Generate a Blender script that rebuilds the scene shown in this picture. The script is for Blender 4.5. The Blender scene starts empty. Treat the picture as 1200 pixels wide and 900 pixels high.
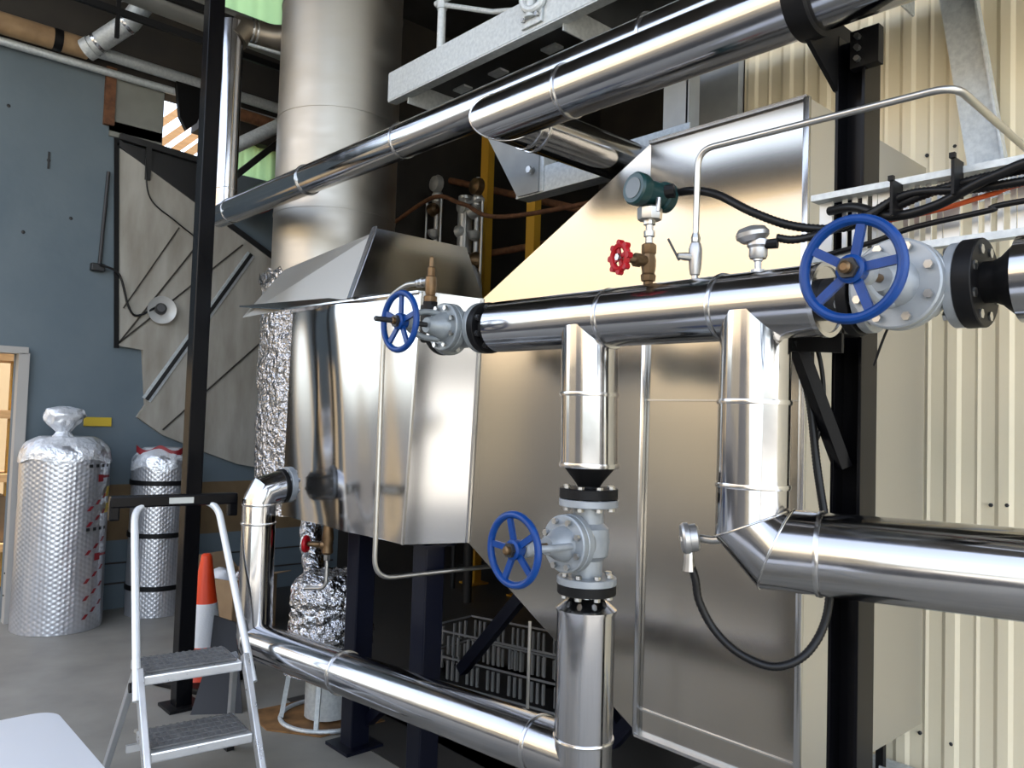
import bpy, bmesh, math, random
from math import sin, cos, pi, radians, sqrt
from mathutils import Vector, Matrix, noise as mnoise
random.seed(7)
S = bpy.context.scene
COL = S.collection

# ------------------------------------------------------------------ camera, light, exposure
def set_camera():
    yaw, pit, rol, f = radians(47.69), radians(2.49), radians(1.79), 935.0
    fw = Vector((-sin(yaw)*cos(pit), cos(yaw)*cos(pit), sin(pit)))
    r = Vector((cos(yaw), sin(yaw), 0)); u = r.cross(fw)
    c, s = cos(rol), sin(rol)
    r2 = r*c + u*s; u2 = u*c - r*s
    m = Matrix((( r2.x, u2.x, -fw.x, 0), (r2.y, u2.y, -fw.y, 0), (r2.z, u2.z, -fw.z, 1.6), (0, 0, 0, 1)))
    cd = bpy.data.cameras.new('camera'); cd.sensor_width = 36; cd.sensor_fit = 'HORIZONTAL'
    cd.lens = 36*f/1200; cd.clip_start = 0.02; cd.clip_end = 300
    o = bpy.data.objects.new('camera', cd); COL.objects.link(o); o.matrix_world = m; S.camera = o
set_camera()
W = bpy.data.worlds.new('sky'); S.world = W; W.use_nodes = True
nt = W.node_tree; sk = nt.nodes.new('ShaderNodeTexSky'); sk.sky_type = 'NISHITA'; sk.sun_disc = False
sk.sun_elevation = radians(52); sk.sun_rotation = radians(20); sk.air_density = 1.0; sk.dust_density = 3.0; sk.ozone_density = 1.0
hs = nt.nodes.new('ShaderNodeHueSaturation'); hs.inputs['Saturation'].default_value = .55; nt.links.new(sk.outputs[0], hs.inputs['Color'])
bg = nt.nodes['Background']; nt.links.new(hs.outputs[0], bg.inputs[0]); bg.inputs[1].default_value = 0.55
sl = bpy.data.lights.new('sun', 'SUN'); sl.energy = 10.0; sl.angle = radians(0.5); sl.color = (1, .93, .82)
so = bpy.data.objects.new('sun', sl); COL.objects.link(so); so.location = (0, 0, 12)
so.rotation_euler = Vector((-.12, -.62, -.78)).to_track_quat('-Z', 'Y').to_euler()
S.view_settings.view_transform = 'Standard'; S.view_settings.look = 'None'
S.view_settings.gamma = 1; S.view_settings.use_curve_mapping = False
S.view_settings.exposure = 0.93
try:
    S.cycles.max_bounces = 10; S.cycles.glossy_bounces = 6; S.cycles.diffuse_bounces = 5
    S.cycles.use_denoising = True; S.cycles.caustics_reflective = False
    S.cycles.sample_clamp_indirect = 6
except Exception: pass

# ------------------------------------------------------------------ materials
MATS = {}
def mat(name, col, rough=.5, metal=0., noise=None, bump=None, spec=None, vor=None, stretch=None, rvar=None, emit=None):
    """noise=(scale, colour2, contrast) mottles colour; bump=(scale,strength,dist); vor = the same from cells; stretch scales the coords"""
    if name in MATS: return MATS[name]
    m = bpy.data.materials.new(name); m.use_nodes = True; MATS[name] = m
    n = m.node_tree.nodes; L = m.node_tree.links; b = n['Principled BSDF']
    b.inputs['Base Color'].default_value = (*col, 1); b.inputs['Roughness'].default_value = rough; b.inputs['Metallic'].default_value = metal
    if spec is not None: b.inputs['Specular IOR Level'].default_value = spec
    tc = n.new('ShaderNodeTexCoord'); src = tc.outputs['Object']
    if stretch:
        mp = n.new('ShaderNodeMapping'); mp.inputs['Scale'].default_value = stretch; L.new(src, mp.inputs[0]); src = mp.outputs[0]
    if noise:
        t = n.new('ShaderNodeTexNoise'); t.inputs['Scale'].default_value = noise[0]; t.inputs['Detail'].default_value = 6; L.new(src, t.inputs['Vector'])
        r = n.new('ShaderNodeValToRGB'); k = noise[2] if len(noise) > 2 else .2
        r.color_ramp.elements[0].position = .5-k; r.color_ramp.elements[1].position = .5+k
        r.color_ramp.elements[0].color = (*col, 1); r.color_ramp.elements[1].color = (*noise[1], 1)
        L.new(t.outputs[0], r.inputs[0]); L.new(r.outputs[0], b.inputs['Base Color'])
    if rvar:
        t = n.new('ShaderNodeTexNoise'); t.inputs['Scale'].default_value = rvar[0]; t.inputs['Detail'].default_value = 4; L.new(src, t.inputs['Vector'])
        r = n.new('ShaderNodeMapRange'); r.inputs[3].default_value = rvar[1]; r.inputs[4].default_value = rvar[2]
        r.inputs[1].default_value = .3; r.inputs[2].default_value = .7
        L.new(t.outputs[0], r.inputs[0]); L.new(r.outputs[0], b.inputs['Roughness'])
    if bump or vor:
        bn = n.new('ShaderNodeBump')
        if bump:
            t = n.new('ShaderNodeTexNoise'); t.inputs['Scale'].default_value = bump[0]; t.inputs['Detail'].default_value = 3; p = bump
        else:
            t = n.new('ShaderNodeTexVoronoi'); t.inputs['Scale'].default_value = vor[0]; p = vor
        L.new(src, t.inputs['Vector'])
        bn.inputs['Strength'].default_value = p[1]; bn.inputs['Distance'].default_value = p[2]
        L.new(t.outputs[0], bn.inputs['Height']); L.new(bn.outputs[0], b.inputs['Normal'])
    if emit:
        b.inputs['Emission Color'].default_value = (*emit[0], 1); b.inputs['Emission Strength'].default_value = emit[1]
    return m
ALU = mat('polished_cladding', (.45, .45, .46), .13, 1, rvar=(9, .09, .18), bump=(6, .04, .01))
BAND = mat('cladding_band', (.55, .55, .55), .22, 1)
SHEET = mat('stainless_sheet', (.44, .415, .37), .19, 1)
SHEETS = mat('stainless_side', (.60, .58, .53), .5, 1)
SHEET2 = mat('stainless_sheet_bright', (.42, .42, .43), .13, 1)
STACKM = mat('stack_steel', (.50, .475, .425), .5, 1, rvar=(4, .42, .55), bump=(3, .08, .01), stretch=(1, 1, 3))
GALV = mat('galvanised_steel', (.62, .66, .67), .5, .35, noise=(55, (.50, .54, .56), .15), bump=(40, .08, .004))
BLACK = mat('black_gloss_paint', (.003, .003, .004), .25, spec=.12)
BLACKM = mat('black_matt_paint', (.005, .005, .0055), .5, spec=.2)
NAVY = mat('navy_black_paint', (.003, .004, .011), .35, spec=.25)
BLUE = mat('blue_enamel', (.002, .034, .165), .36, 0, spec=.3, noise=(30, (.003, .044, .21), .2))
RED = mat('red_enamel', (.36, .006, .012), .4, spec=.3)
BRONZE = mat('bronze', (.20, .125, .065), .42, .8, noise=(30, (.11, .07, .035)))
VALVE = mat('valve_grey_paint', (.22, .245, .26), .42, .3, noise=(25, (.29, .32, .335), .2), bump=(60, .15, .003))
VALVEL = mat('valve_light_grey', (.34, .365, .39), .42, .3, noise=(25, (.28, .31, .335), .2))
ZINC = mat('zinc_bolt', (.5, .5, .49), .3, 1)
STEEL = mat('steel_tube', (.48, .47, .44), .35, 1)
CASTAL = mat('cast_aluminium', (.45, .45, .45), .38, .9, bump=(80, .1, .003))
DSTEEL = mat('dark_steel', (.025, .025, .026), .45, .3)
RUBBER = mat('black_rubber', (.005, .005, .0055), .4, spec=.3)
GREENP = mat('dark_green_enamel', (.006, .035, .036), .32)
GLASSD = mat('dial_glass', (.10, .11, .105), .1)
CREAM = mat('cream_cladding', (.86, .765, .545), .4, noise=(1.6, (.90, .80, .585), .3))
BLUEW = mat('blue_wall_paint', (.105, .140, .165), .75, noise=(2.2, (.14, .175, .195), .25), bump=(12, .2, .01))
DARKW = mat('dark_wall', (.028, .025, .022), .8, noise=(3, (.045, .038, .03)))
DARKR = mat('roof_underside', (.055, .055, .055), .7, noise=(4, (.035, .032, .03)))
CONC = mat('concrete_floor', (.235, .222, .19), .55, noise=(3.2, (.33, .31, .265), .22), bump=(30, .1, .003))
OUTG = mat('outside_ground', (.022, .021, .019), .9, noise=(.5, (.03, .028, .025)))
OUTB = mat('reflection_block', (.03, .032, .036), .7)
PLY = mat('grey_plywood', (.25, .26, .23), .8, noise=(4, (.20, .20, .18)))
WHITEP = mat('dirty_white_sheet', (.46, .44, .39), .6, noise=(7, (.27, .245, .20), .22), stretch=(1, 1, .25))
RUST = mat('rusty_steel', (.20, .085, .035), .75, noise=(20, (.09, .035, .015)))
BEIGEP = mat('beige_pipe_paint', (.42, .28, .15), .6, noise=(14, (.3, .19, .1)))
TABLEM = mat('white_plastic', (.78, .79, .80), .4, bump=(90, .05, .002))
FOIL = mat('crinkled_foil', (.6, .6, .61), .16, 1, bump=(26, .9, .05))
BUBBLE = mat('bubble_foil', (.58, .59, .62), .30, .7)
def lattice(m):
    t = m.node_tree; n = t.nodes; L = t.links
    def mth(op, a, b_=None, v=None):
        q = n.new('ShaderNodeMath'); q.operation = op; L.new(a, q.inputs[0])
        if b_ is not None: L.new(b_, q.inputs[1])
        elif v is not None: q.inputs[1].default_value = v
        return q.outputs[0]
    tc = n.new('ShaderNodeTexCoord'); sp = n.new('ShaderNodeSeparateXYZ'); L.new(tc.outputs['Object'], sp.inputs[0])
    an = mth('MULTIPLY', mth('ARCTAN2', sp.outputs[1], sp.outputs[0]), v=60.0); zz = mth('MULTIPLY', sp.outputs[2], v=175.0); ah = mth('MULTIPLY', an, v=.5)
    h = mth('ADD', mth('ADD', mth('COSINE', an), mth('COSINE', mth('ADD', ah, zz))), mth('COSINE', mth('SUBTRACT', ah, zz)))
    bn = n.new('ShaderNodeBump'); bn.inputs['Strength'].default_value = .22; bn.inputs['Distance'].default_value = .0025
    L.new(h, bn.inputs['Height']); L.new(bn.outputs[0], n['Principled BSDF'].inputs['Normal'])
lattice(BUBBLE)
PLASTIC = mat('clear_wrap', (.80, .82, .85), .2, .35, bump=(24, .5, .03))
ORANGE = mat('cone_orange', (.78, .06, .012), .4)
CONEW = mat('cone_white_sleeve', (.78, .79, .80), .35, vor=(90, .2, .005))
CARD = mat('cardboard', (.30, .20, .11), .8, noise=(8, (.25, .165, .09)))
YELLOW = mat('yellow_paint', (.62, .33, .03), .5)
WOOD = mat('timber', (.45, .27, .12), .7, noise=(9, (.33, .19, .08)), stretch=(1, 1, 6))
ALUF = mat('ladder_aluminium', (.74, .75, .76), .32, .8, rvar=(12, .25, .45))
TREAD = mat('grey_tread', (.17, .17, .165), .7, noise=(20, (.12, .12, .12)))
GREENT = mat('green_translucent', (.30, .55, .28), .5)
_t = GREENT.node_tree; _b = _t.nodes.new('ShaderNodeBsdfTranslucent'); _b.inputs[0].default_value = (.30, .46, .22, 1)
_t.links.new(_b.outputs[0], _t.nodes['Material Output'].inputs[0])
BAND1 = mat('ochre_wall_band', (.19, .125, .06), .8, noise=(6, (.14, .09, .045)))
ORANGEC = mat('orange_cable', (.75, .13, .03), .5)
LTGREY = mat('light_grey_panel', (.34, .36, .37), .6, noise=(6, (.26, .28, .29)))
REDMARK = mat('red_print', (.22, .012, .018), .5)
YELMARK = mat('yellow_print', (.6, .42, .03), .5)
BLKMARK = mat('black_print', (.012, .012, .014), .5)

# ------------------------------------------------------------------ mesh helpers
V = Vector
def frame(d):
    d = V(d).normalized(); a = V((0, 0, 1)) if abs(d.z) < .9 else V((1, 0, 0))
    x = a.cross(d).normalized(); return x, d.cross(x), d
class MB:
    def __init__(s): s.bm = bmesh.new()
    def face(s, vs):
        try: return s.bm.faces.new(vs)
        except ValueError: return None
    def poly(s, pts): return s.face([s.bm.verts.new(V(p)) for p in pts])
    def box(s, c, size, rot=None, ax=None):
        """centre, size; ax = (x, y, z) axes"""
        X, Y, Z = ax if ax else (V((1, 0, 0)), V((0, 1, 0)), V((0, 0, 1)))
        X, Y, Z = V(X), V(Y), V(Z)
        if rot is not None:
            R = Matrix.Rotation(rot, 3, 'Z'); X, Y, Z = R@X, R@Y, R@Z
        c = V(c); h = [k/2 for k in size]
        v = [s.bm.verts.new(c+X*(h[0]*i)+Y*(h[1]*j)+Z*(h[2]*k)) for i in (-1, 1) for j in (-1, 1) for k in (-1, 1)]
        for q in ((0, 1, 3, 2), (4, 6, 7, 5), (0, 4, 5, 1), (2, 3, 7, 6), (0, 2, 6, 4), (1, 5, 7, 3)): s.face([v[i] for i in q])
        return s
    def bar(s, a, b, w, h, up=(0, 0, 1)):
        a, b = V(a), V(b); d = (b-a).normalized(); x = d.cross(V(up))
        if x.length < 1e-4: x = d.cross(V((1, 0, 0)))
        x.normalize(); z = x.cross(d)
        return s.box((a+b)/2, (w, (b-a).length, h), ax=(x, d, z))
    def prism(s, pts, ext):
        """planar polygon extruded by the vector ext"""
        e = V(ext); a = [s.bm.verts.new(V(p)) for p in pts]; b = [s.bm.verts.new(V(p)+e) for p in pts]
        s.face(a); s.face(b[::-1]); n = len(a)
        for i in range(n): s.face([a[i], b[i], b[(i+1) % n], a[(i+1) % n]])
        return s
    def tube(s, pts, r, seg=24, caps=True, closed=False):
        """sweep with mitred corners; r a number or a list"""
        P = [V(p) for p in pts]; n = len(P); rs = r if isinstance(r, (list, tuple)) else [r]*n
        rings = []; d0 = (P[1]-P[0]).normalized(); x, y, _ = frame(d0); prev = d0
        for i in range(n):
            if closed: din, dout = (P[i]-P[i-1]).normalized(), (P[(i+1) % n]-P[i]).normalized()
            else:
                din = (P[i]-P[i-1]).normalized() if i else d0
                dout = (P[i+1]-P[i]).normalized() if i < n-1 else din
            t = (din+dout).normalized()
            if t.length < .5: t = din
            # carry the frame of the incoming segment
            if i:
                q = prev.rotation_difference(din); x = q@x; y = q@y
            prev = din; c = max(.25, din.dot(t)); ring = []
            for k in range(seg):
                a = 2*pi*k/seg; o = (x*cos(a)+y*sin(a))*rs[i]
                o = o - din*(o.dot(t)/c)      # slide along the segment into the mitre plane
                ring.append(s.bm.verts.new(P[i]+o))
            rings.append(ring)
        m = n if closed else n-1
        for i in range(m):
            A, B = rings[i], rings[(i+1) % n]
            for k in range(seg): s.face([A[k], A[(k+1) % seg], B[(k+1) % seg], B[k]])
        if caps and not closed: s.face(rings[0][::-1]); s.face(rings[-1])
        return s
    def lathe(s, prof, o=(0, 0, 0), d=(0, 0, 1), seg=28):
        """prof = [(radius, distance along d)]"""
        x, y, z = frame(d); o = V(o); R = []
        for r, h in prof:
            if r < 1e-6: R.append([s.bm.verts.new(o+z*h)])
            else: R.append([s.bm.verts.new(o+z*h+(x*cos(2*pi*k/seg)+y*sin(2*pi*k/seg))*r) for k in range(seg)])
        for A, B in zip(R, R[1:]):
            if len(A) == 1 and len(B) == 1: continue
            for k in range(seg):
                j = (k+1) % seg
                if len(A) == 1: s.face([A[0], B[j], B[k]])
                elif len(B) == 1: s.face([A[k], A[j], B[0]])
                else: s.face([A[k], A[j], B[j], B[k]])
        if len(R[0]) > 1: s.face(R[0][::-1])
        if len(R[-1]) > 1: s.face(R[-1])
        return s
    def torus(s, o, d, R, r, seg=40, sub=10, sq=1.0):
        x, y, z = frame(d); o = V(o)
        G = [[s.bm.verts.new(o+(x*cos(a)+y*sin(a))*(R+r*cos(b))+z*(r*sq*sin(b))) for b in [2*pi*j/sub for j in range(sub)]] for a in [2*pi*i/seg for i in range(seg)]]
        for i in range(seg):
            for j in range(sub): s.face([G[i][j], G[(i+1) % seg][j], G[(i+1) % seg][(j+1) % sub], G[i][(j+1) % sub]])
        return s
    def hexbolt(s, o, d, r, L, nut=True):
        """stud of length L along d from o, with a hexagon at either end"""
        d = V(d).normalized(); o = V(o)
        s.lathe([(r*.55, -.004), (r*.55, L+.004)], o, d, 8)
        s.lathe([(r, -r*.9), (r, 0)], o, d, 6)
        if nut: s.lathe([(r, L), (r, L+r*.9)], o, d, 6)
        return s
    def grid(s, fn, nu, nv):
        g = [[s.bm.verts.new(V(fn(i/nu, j/nv))) for j in range(nv+1)] for i in range(nu+1)]
        for i in range(nu):
            for j in range(nv): s.face([g[i][j], g[i+1][j], g[i+1][j+1], g[i][j+1]])
        return s
    def build(s, name, m, parent=None, smooth=30, bev=0):
        bm = s.bm
        if bev: 
            bmesh.ops.remove_doubles(bm, verts=bm.verts, dist=1e-5)
            es = [e for e in bm.edges if len(e.link_faces) == 2 and e.calc_face_angle(0) > radians(35)]
            bmesh.ops.bevel(bm, geom=es, offset=bev, segments=2, affect='EDGES', profile=.6)
        bmesh.ops.recalc_face_normals(bm, faces=bm.faces)
        me = bpy.data.meshes.new(name)
        root = parent
        while root is not None and root.parent is not None: root = root.parent
        if root is not None and root.type == 'EMPTY': bmesh.ops.translate(bm, verts=bm.verts, vec=-root.location)
        bm.to_mesh(me); bm.free()
        if smooth:
            for p in me.polygons: p.use_smooth = True
            me.set_sharp_from_angle(angle=radians(smooth))
        me.materials.append(m)
        o = bpy.data.objects.new(name, me); COL.objects.link(o)
        if parent is not None: o.parent = parent
        return o
def thing(name, label, cat, loc=(0, 0, 0), group=None):
    o = bpy.data.objects.new(name, None); COL.objects.link(o); o.location = loc; o.empty_display_size = .1
    o['label'] = label; o['category'] = cat
    if group: o['group'] = group
    return o
def tag(o, label, cat, group=None, kind=None):
    o['label'] = label; o['category'] = cat
    if group: o['group'] = group
    if kind: o['kind'] = kind
    return o
def struct(mb, name, m, label=None, smooth=0, parent=None):
    o = mb.build(name, m, parent, smooth=smooth)
    if parent is None:
        o['kind'] = 'structure'; o['label'] = label or name.replace('_', ' '); o['category'] = name.split('_')[0]
    return o
def arc(c, a, b, n=8):
    """rounded corner: quadratic from a over c to b"""
    c, a, b = V(c), V(a), V(b)
    return [a*(1-t)**2 + c*(2*t*(1-t)) + b*t*t for t in [i/n for i in range(n+1)]]
def bend(pts, r, n=7):
    P = [V(p) for p in pts]; out = [P[0]]
    for i in range(1, len(P)-1):
        a = P[i]+(P[i-1]-P[i]).normalized()*min(r, (P[i-1]-P[i]).length*.45)
        c = P[i]+(P[i+1]-P[i]).normalized()*min(r, (P[i+1]-P[i]).length*.45)
        out += arc(P[i], a, c, n)
    return out+[P[-1]]
def spline(pts, n=8):
    P = [V(p) for p in pts]; P = [P[0]*2-P[1]]+P+[P[-1]*2-P[-2]]; out = []
    for i in range(1, len(P)-2):
        a, b, c, d = P[i-1:i+3]
        for k in range(n):
            t = k/n
            out.append(.5*((2*b)+(c-a)*t+(2*a-5*b+4*c-d)*t*t+(3*b-a-3*c+d)*t**3))
    return out+[P[-2]]
def crinkle(bm, amp, sc, axis_only=None):
    for v in bm.verts:
        n = mnoise.noise_vector(v.co*sc)
        v.co += n*amp

# ------------------------------------------------------------------ the setting
XL, YW, ZR = -6.81, 3.55, 5.7
f = MB(); f.poly([(XL-.2, -1.2, 0), (2.2, -1.2, 0), (2.2, 7.6, 0), (XL-.2, 7.6, 0)]); struct(f, 'floor', CONC, 'grey concrete floor of the plant shed')
f = MB(); f.box((-4.5, 5.0, .002), (4.6, 5.1, .004)); f.box((-3.4, 2.85, .002), (1.5, 1.4, .004)); struct(f, 'floor_boiler_shade', mat('shade_floor', (.05, .047, .042), .5), 'boiler room floor patch with shade put into its dark colour')  # dark sheets over the concrete paint in the shade under and behind the duct
f = MB(); f.poly([(-60, -60, -.03), (60, -60, -.03), (60, 60, -.03), (-60, 60, -.03)]); struct(f, 'ground', OUTG, 'dark asphalt ground outside the shed')  # asphalt, coloured near black to keep reflections in the metal dark
f = MB(); f.box((-2.3, 3.2, ZR+.05), (9.4, 9.0, .1)); struct(f, 'ceiling', DARKR, 'dark roof over the plant')
# left wall with a door hole (Y .42..1.27, Z 0..1.97) and a high opening (Y 2.2..2.62, Z 3.72..4.3)
def wallbox(mb, y0, y1, z0, z1, x0=XL-.2, x1=XL): mb.box(((x0+x1)/2, (y0+y1)/2, (z0+z1)/2), (x1-x0, y1-y0, z1-z0))
f = MB()
wallbox(f, -.1, .42, 0, 4.22); wallbox(f, .42, 1.27, 1.97, 4.22); wallbox(f, 1.27, 2.2, 0, 4.22); wallbox(f, 2.2, 2.75, 0, 3.7); wallbox(f, 2.75, 4.0, 0, 3.68); wallbox(f, 3.25, 4.0, 3.68, 4.0); wallbox(f, 2.62, 2.75, 3.7, 4.0)
lw = struct(f, 'wall_left', BLUEW, 'blue painted wall on the left')
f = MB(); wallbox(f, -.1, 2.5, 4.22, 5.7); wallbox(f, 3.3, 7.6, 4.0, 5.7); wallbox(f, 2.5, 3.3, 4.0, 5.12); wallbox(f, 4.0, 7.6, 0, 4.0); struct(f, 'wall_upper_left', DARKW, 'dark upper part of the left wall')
f = MB(); wallbox(f, 1.28, 4.0, .54, .98, XL, XL+.004); struct(f, 'trim_1', BAND1, 'ochre painted band along the blue wall')
for i, z in enumerate((.36, .2)):
    f = MB(); f.box((XL+.006, 2.6, z), (.012, 2.7, .012)); struct(f, 'trim_%d' % (i+2), DARKW, 'dark groove low on the blue wall')
f = MB(); f.box((XL+.01, 1.99, 4.0), (.02, .4, .44)); f.box((XL+.01, 1.99, 3.8), (.02, .4, .12)); struct(f, 'wall_patch_left', PLY, 'pale board patch high on the left wall')
# cream ribbed wall
def ribwall():
    f = MB(); pts = []; x = -2.2; pr = []
    k = -1.205-.19*6
    xs = []
    while k < 4.0:
        for dx, dy in ((-.034, 0), (-.018, -.009), (.018, -.009), (.034, 0)):
            if -2.2 < k+dx < 4.0: xs.append((k+dx, YW+dy))
        xs.append((k+.095-.012, YW)); xs.append((k+.095, YW-.005)); xs.append((k+.095+.012, YW))
        k += .19
    xs = [(-2.2, YW)]+[p for p in xs if -2.2 < p[0] < 4.0]+[(4.0, YW)]
    back = [(4.0, YW+.06), (-2.2, YW+.06)]
    f.prism([(p[0], p[1], 0) for p in xs+back], (0, 0, ZR))
    return f
w = struct(ribwall(), 'wall_back', CREAM, 'cream ribbed metal wall at the back')
f = MB(); f.box((-2.36, YW-.02, 2.85), (.3, .05, 5.7)); struct(f, 'trim_4', LTGREY, 'grey corner flashing at the end of the cream wall')
# boiler room beyond
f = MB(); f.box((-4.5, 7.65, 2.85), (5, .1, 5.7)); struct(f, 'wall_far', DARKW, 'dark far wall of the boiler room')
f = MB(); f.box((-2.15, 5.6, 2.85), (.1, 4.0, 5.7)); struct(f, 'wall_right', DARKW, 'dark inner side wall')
for i, (y0, y1, z0, z1) in enumerate(((2.5, 3.3, 5.12, 5.69),)):
    f = MB(); n = 14
    f.grid(lambda u, v, y0=y0, y1=y1, z0=z0, z1=z1: (XL-.1+.015*sin(u*26), y0+(y1-y0)*u, z0+(z1-z0)*v), 60, 1)
    o = struct(f, 'window_%d' % (i+1), GREENT, 'green translucent corrugated sheet letting in daylight', smooth=40)
f = MB(); f.grid(lambda u, v: (XL-.1+.015*sin(u*26), 2.75+.5*u, 3.68+.32*v), 60, 1); struct(f, 'window_2', GREENT, 'green translucent sheet behind the stack', smooth=40)
# outside: what the open sides look on to
f = MB(); f.box((-2.1, -7.0, 1.5), (3.2, 1.2, 3.0)); struct(f, 'wall_reflection_block', OUTB, 'unseen dark block outside, added for reflections in the pipes')  # unseen block, added to put a dark stripe into the pipe reflections
f = MB(); f.prism([(2.2, -40, -.012), (40, -40, -.012), (40, 30, -.012), (2.2, 30, -.012)], (0, 0, .006)); struct(f, 'ground_apron', mat('pale_apron', (.34, .325, .285), .8), 'pale concrete yard outside at the right')
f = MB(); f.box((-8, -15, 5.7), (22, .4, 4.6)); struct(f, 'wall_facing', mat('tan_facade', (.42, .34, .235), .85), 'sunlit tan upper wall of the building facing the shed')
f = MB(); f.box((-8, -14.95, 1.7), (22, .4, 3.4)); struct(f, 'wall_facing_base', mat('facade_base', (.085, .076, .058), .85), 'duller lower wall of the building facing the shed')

# ------------------------------------------------------------------ pipe builders
def band(p, d, r, parent, w=.012, name='joint_band', m=None):
    d = V(d).normalized()
    return MB().lathe([(r*.96, -w/2), (r+.0035, -w/2), (r+.005, 0), (r+.0035, w/2), (r*.96, w/2)], p, d, 48).build(name, m or BAND, parent)
def clad(pts, r, parent, name='pipe_cladding', seg=64): return MB().tube(pts, r, seg).build(name, ALU, parent, smooth=25)
def mitre_ring(pts, i, r, parent):
    P = [V(p) for p in pts]; din = (P[i]-P[i-1]).normalized(); do = (P[i+1]-P[i]).normalized(); t = (din+do).normalized()
    x, y, _ = frame(din); c = din.dot(t); R = []
    for k in range(64):
        a = 2*pi*k/64; o = (x*cos(a)+y*sin(a))*(r+.0005); R.append(P[i]+o-din*(o.dot(t)/c))
    return MB().tube(R, .0028, 8, closed=True).build('mitre_seam', BAND, parent)
def flange(p, d, r, t, m, parent, hole=.0, name='pipe_flange', seg=40):
    return MB().lathe([(r-.002, 0), (r, .002), (r, t-.002), (r-.002, t)], p, d, seg).build(name, m, parent)
def bolts(p, d, R, n, br, L, parent, m=None, ph=None, name='flange_bolt'):
    x, y, z = frame(d); p = V(p); ph = pi/n if ph is None else ph
    for k in range(n):
        a = 2*pi*k/n+ph
        MB().hexbolt(p+(x*cos(a)+y*sin(a))*R, d, br, L).build(name, m or ZINC, parent, smooth=0)
RP = .0865
YH, ZH = 1.8, 1.903
# ---- header
hd = thing('header_pipe', 'long shiny insulated header pipe carrying the gauges, left blue wheel to right blue wheel', 'pipe', (-1.45, YH, ZH))
clad([(-2.05, YH, ZH+.01), (-.885, YH, ZH)], RP, hd)
for x in (-1.545, -1.16): band((x, YH, ZH+.003), (1, 0, 0), RP, hd)
MB().lathe([(RP+.003, 0), (RP+.003, .012), (RP-.008, .012), (RP-.01, .006)], (-.893, YH, ZH), (1, 0, 0), 56).build('end_cap', BAND, hd)
MB().tube([(-.89, YH, ZH), (-.80, YH, ZH)], .05, 28).build('bare_pipe', DSTEEL, hd)
flange((-.826, YH, ZH), (1, 0, 0), .09, .026, BLACKM, hd)
MB().tube([(-2.12, YH, ZH+.01), (-2.04, YH, ZH+.01)], .06, 28).build('bare_pipe', DSTEEL, hd)
flange((-2.125, YH, ZH+.01), (1, 0, 0), .089, .03, BLACKM, hd)
bolts((-2.097, YH, ZH+.01), (1, 0, 0), .07, 8, .011, .008, hd, DSTEEL)
# ---- middle drop
md = thing('branch_pipe', 'short shiny vertical branch pipe between header and lower blue-wheel valve', 'pipe', (-1.63, YH, 1.45))
clad([(-1.633, YH, 1.885), (-1.622, YH, 1.463)], RP, md)
band((-1.629, YH, 1.68), (0, 0, 1), RP, md); band((-1.622, YH, 1.468), (0, 0, 1), RP, md, .014)
MB().lathe([(.08, 1.464), (.044, 1.42), (.034, 1.405), (.034, 1.37)], (-1.62, YH, 0), (0, 0, 1), 32).build('reducer_neck', BLACKM, md)
flange((-1.62, YH, 1.369), (0, 0, 1), .088, .03, BLACKM, md)
# ---- bottom run: lower stub, tee, long pipe, riser
br = thing('bottom_pipe_run', 'low shiny insulated pipe run from below the middle valve to the riser by the stepladder', 'pipe', (-1.62, YH, .4))
T = V((-1.615, 1.8, .60)); E1 = V((-3.665, 1.72, .505))
MB().lathe([(.03, 1.10), (.034, 1.075), (.05, 1.075), (RP+.004, 1.043), (RP+.004, 1.036), (RP-.002, 1.034)], (-1.617, YH, 0), (0, 0, 1), 48).build('end_cone', ALU, br)
flange((-1.618, YH, 1.087), (0, 0, 1), .088, .028, BLACKM, br)
clad([(-1.617, YH, 1.04), (-1.615, YH, .3)], RP, br)
band((-1.616, YH, .665), (0, 0, 1), RP, br, .01)
clad([T, E1+V((0.02, 0, 0)), E1+V((0, 0, .03)), (-3.675, 1.72, 1.16), (-3.675, 1.745, 1.21), (-3.675, 1.84, 1.235)], [RP, .084, .082, .078, .078, .078], br)
for t in (.085, .62, .985): band(T.lerp(E1, t), E1-T, RP, br)
band((-3.672, 1.72, .62), (0, 0, 1), .081, br); band((-3.675, 1.72, 1.06), (0, 0, 1), .079, br); band((-3.675, 1.72, 1.15), (0, 0, 1), .078, br)
band((-3.675, 1.835, 1.234), (0, 1, .1), .08, br, .02, 'end_cap', BLACKM)
flange((-3.675, 1.85, 1.24), (0, 1, 0), .088, .03, VALVEL, br)
bolts((-3.675, 1.85, 1.24), (0, 1, 0), .068, 8, .011, .035, br)
# ---- right drop and the pipe that leaves to the right
rd = thing('elbow_pipe', 'large shiny insulated pipe dropping from the header and turning right across the cream wall', 'pipe', (-1.07, YH, 1.3))
c0 = V((-1.073, YH, 1.30)); dr = V((.60, .20, 0)).normalized()
clad([(-1.071, YH, 1.885), (-1.073, YH, 1.357), c0+dr*.062, c0+dr*1.6], [RP+.001, RP+.002, .099, .099], rd)
ep = [(-1.071, YH, 1.885), (-1.073, YH, 1.357), c0+dr*.062, c0+dr*1.6]
mitre_ring(ep, 1, RP+.002, rd); mitre_ring(ep, 2, .099, rd)
for z in (1.66, 1.452): band((-1.072, YH, z), (0, 0, 1), RP+.001, rd)
band(c0+dr*.165, dr, .0985, rd)
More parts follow.
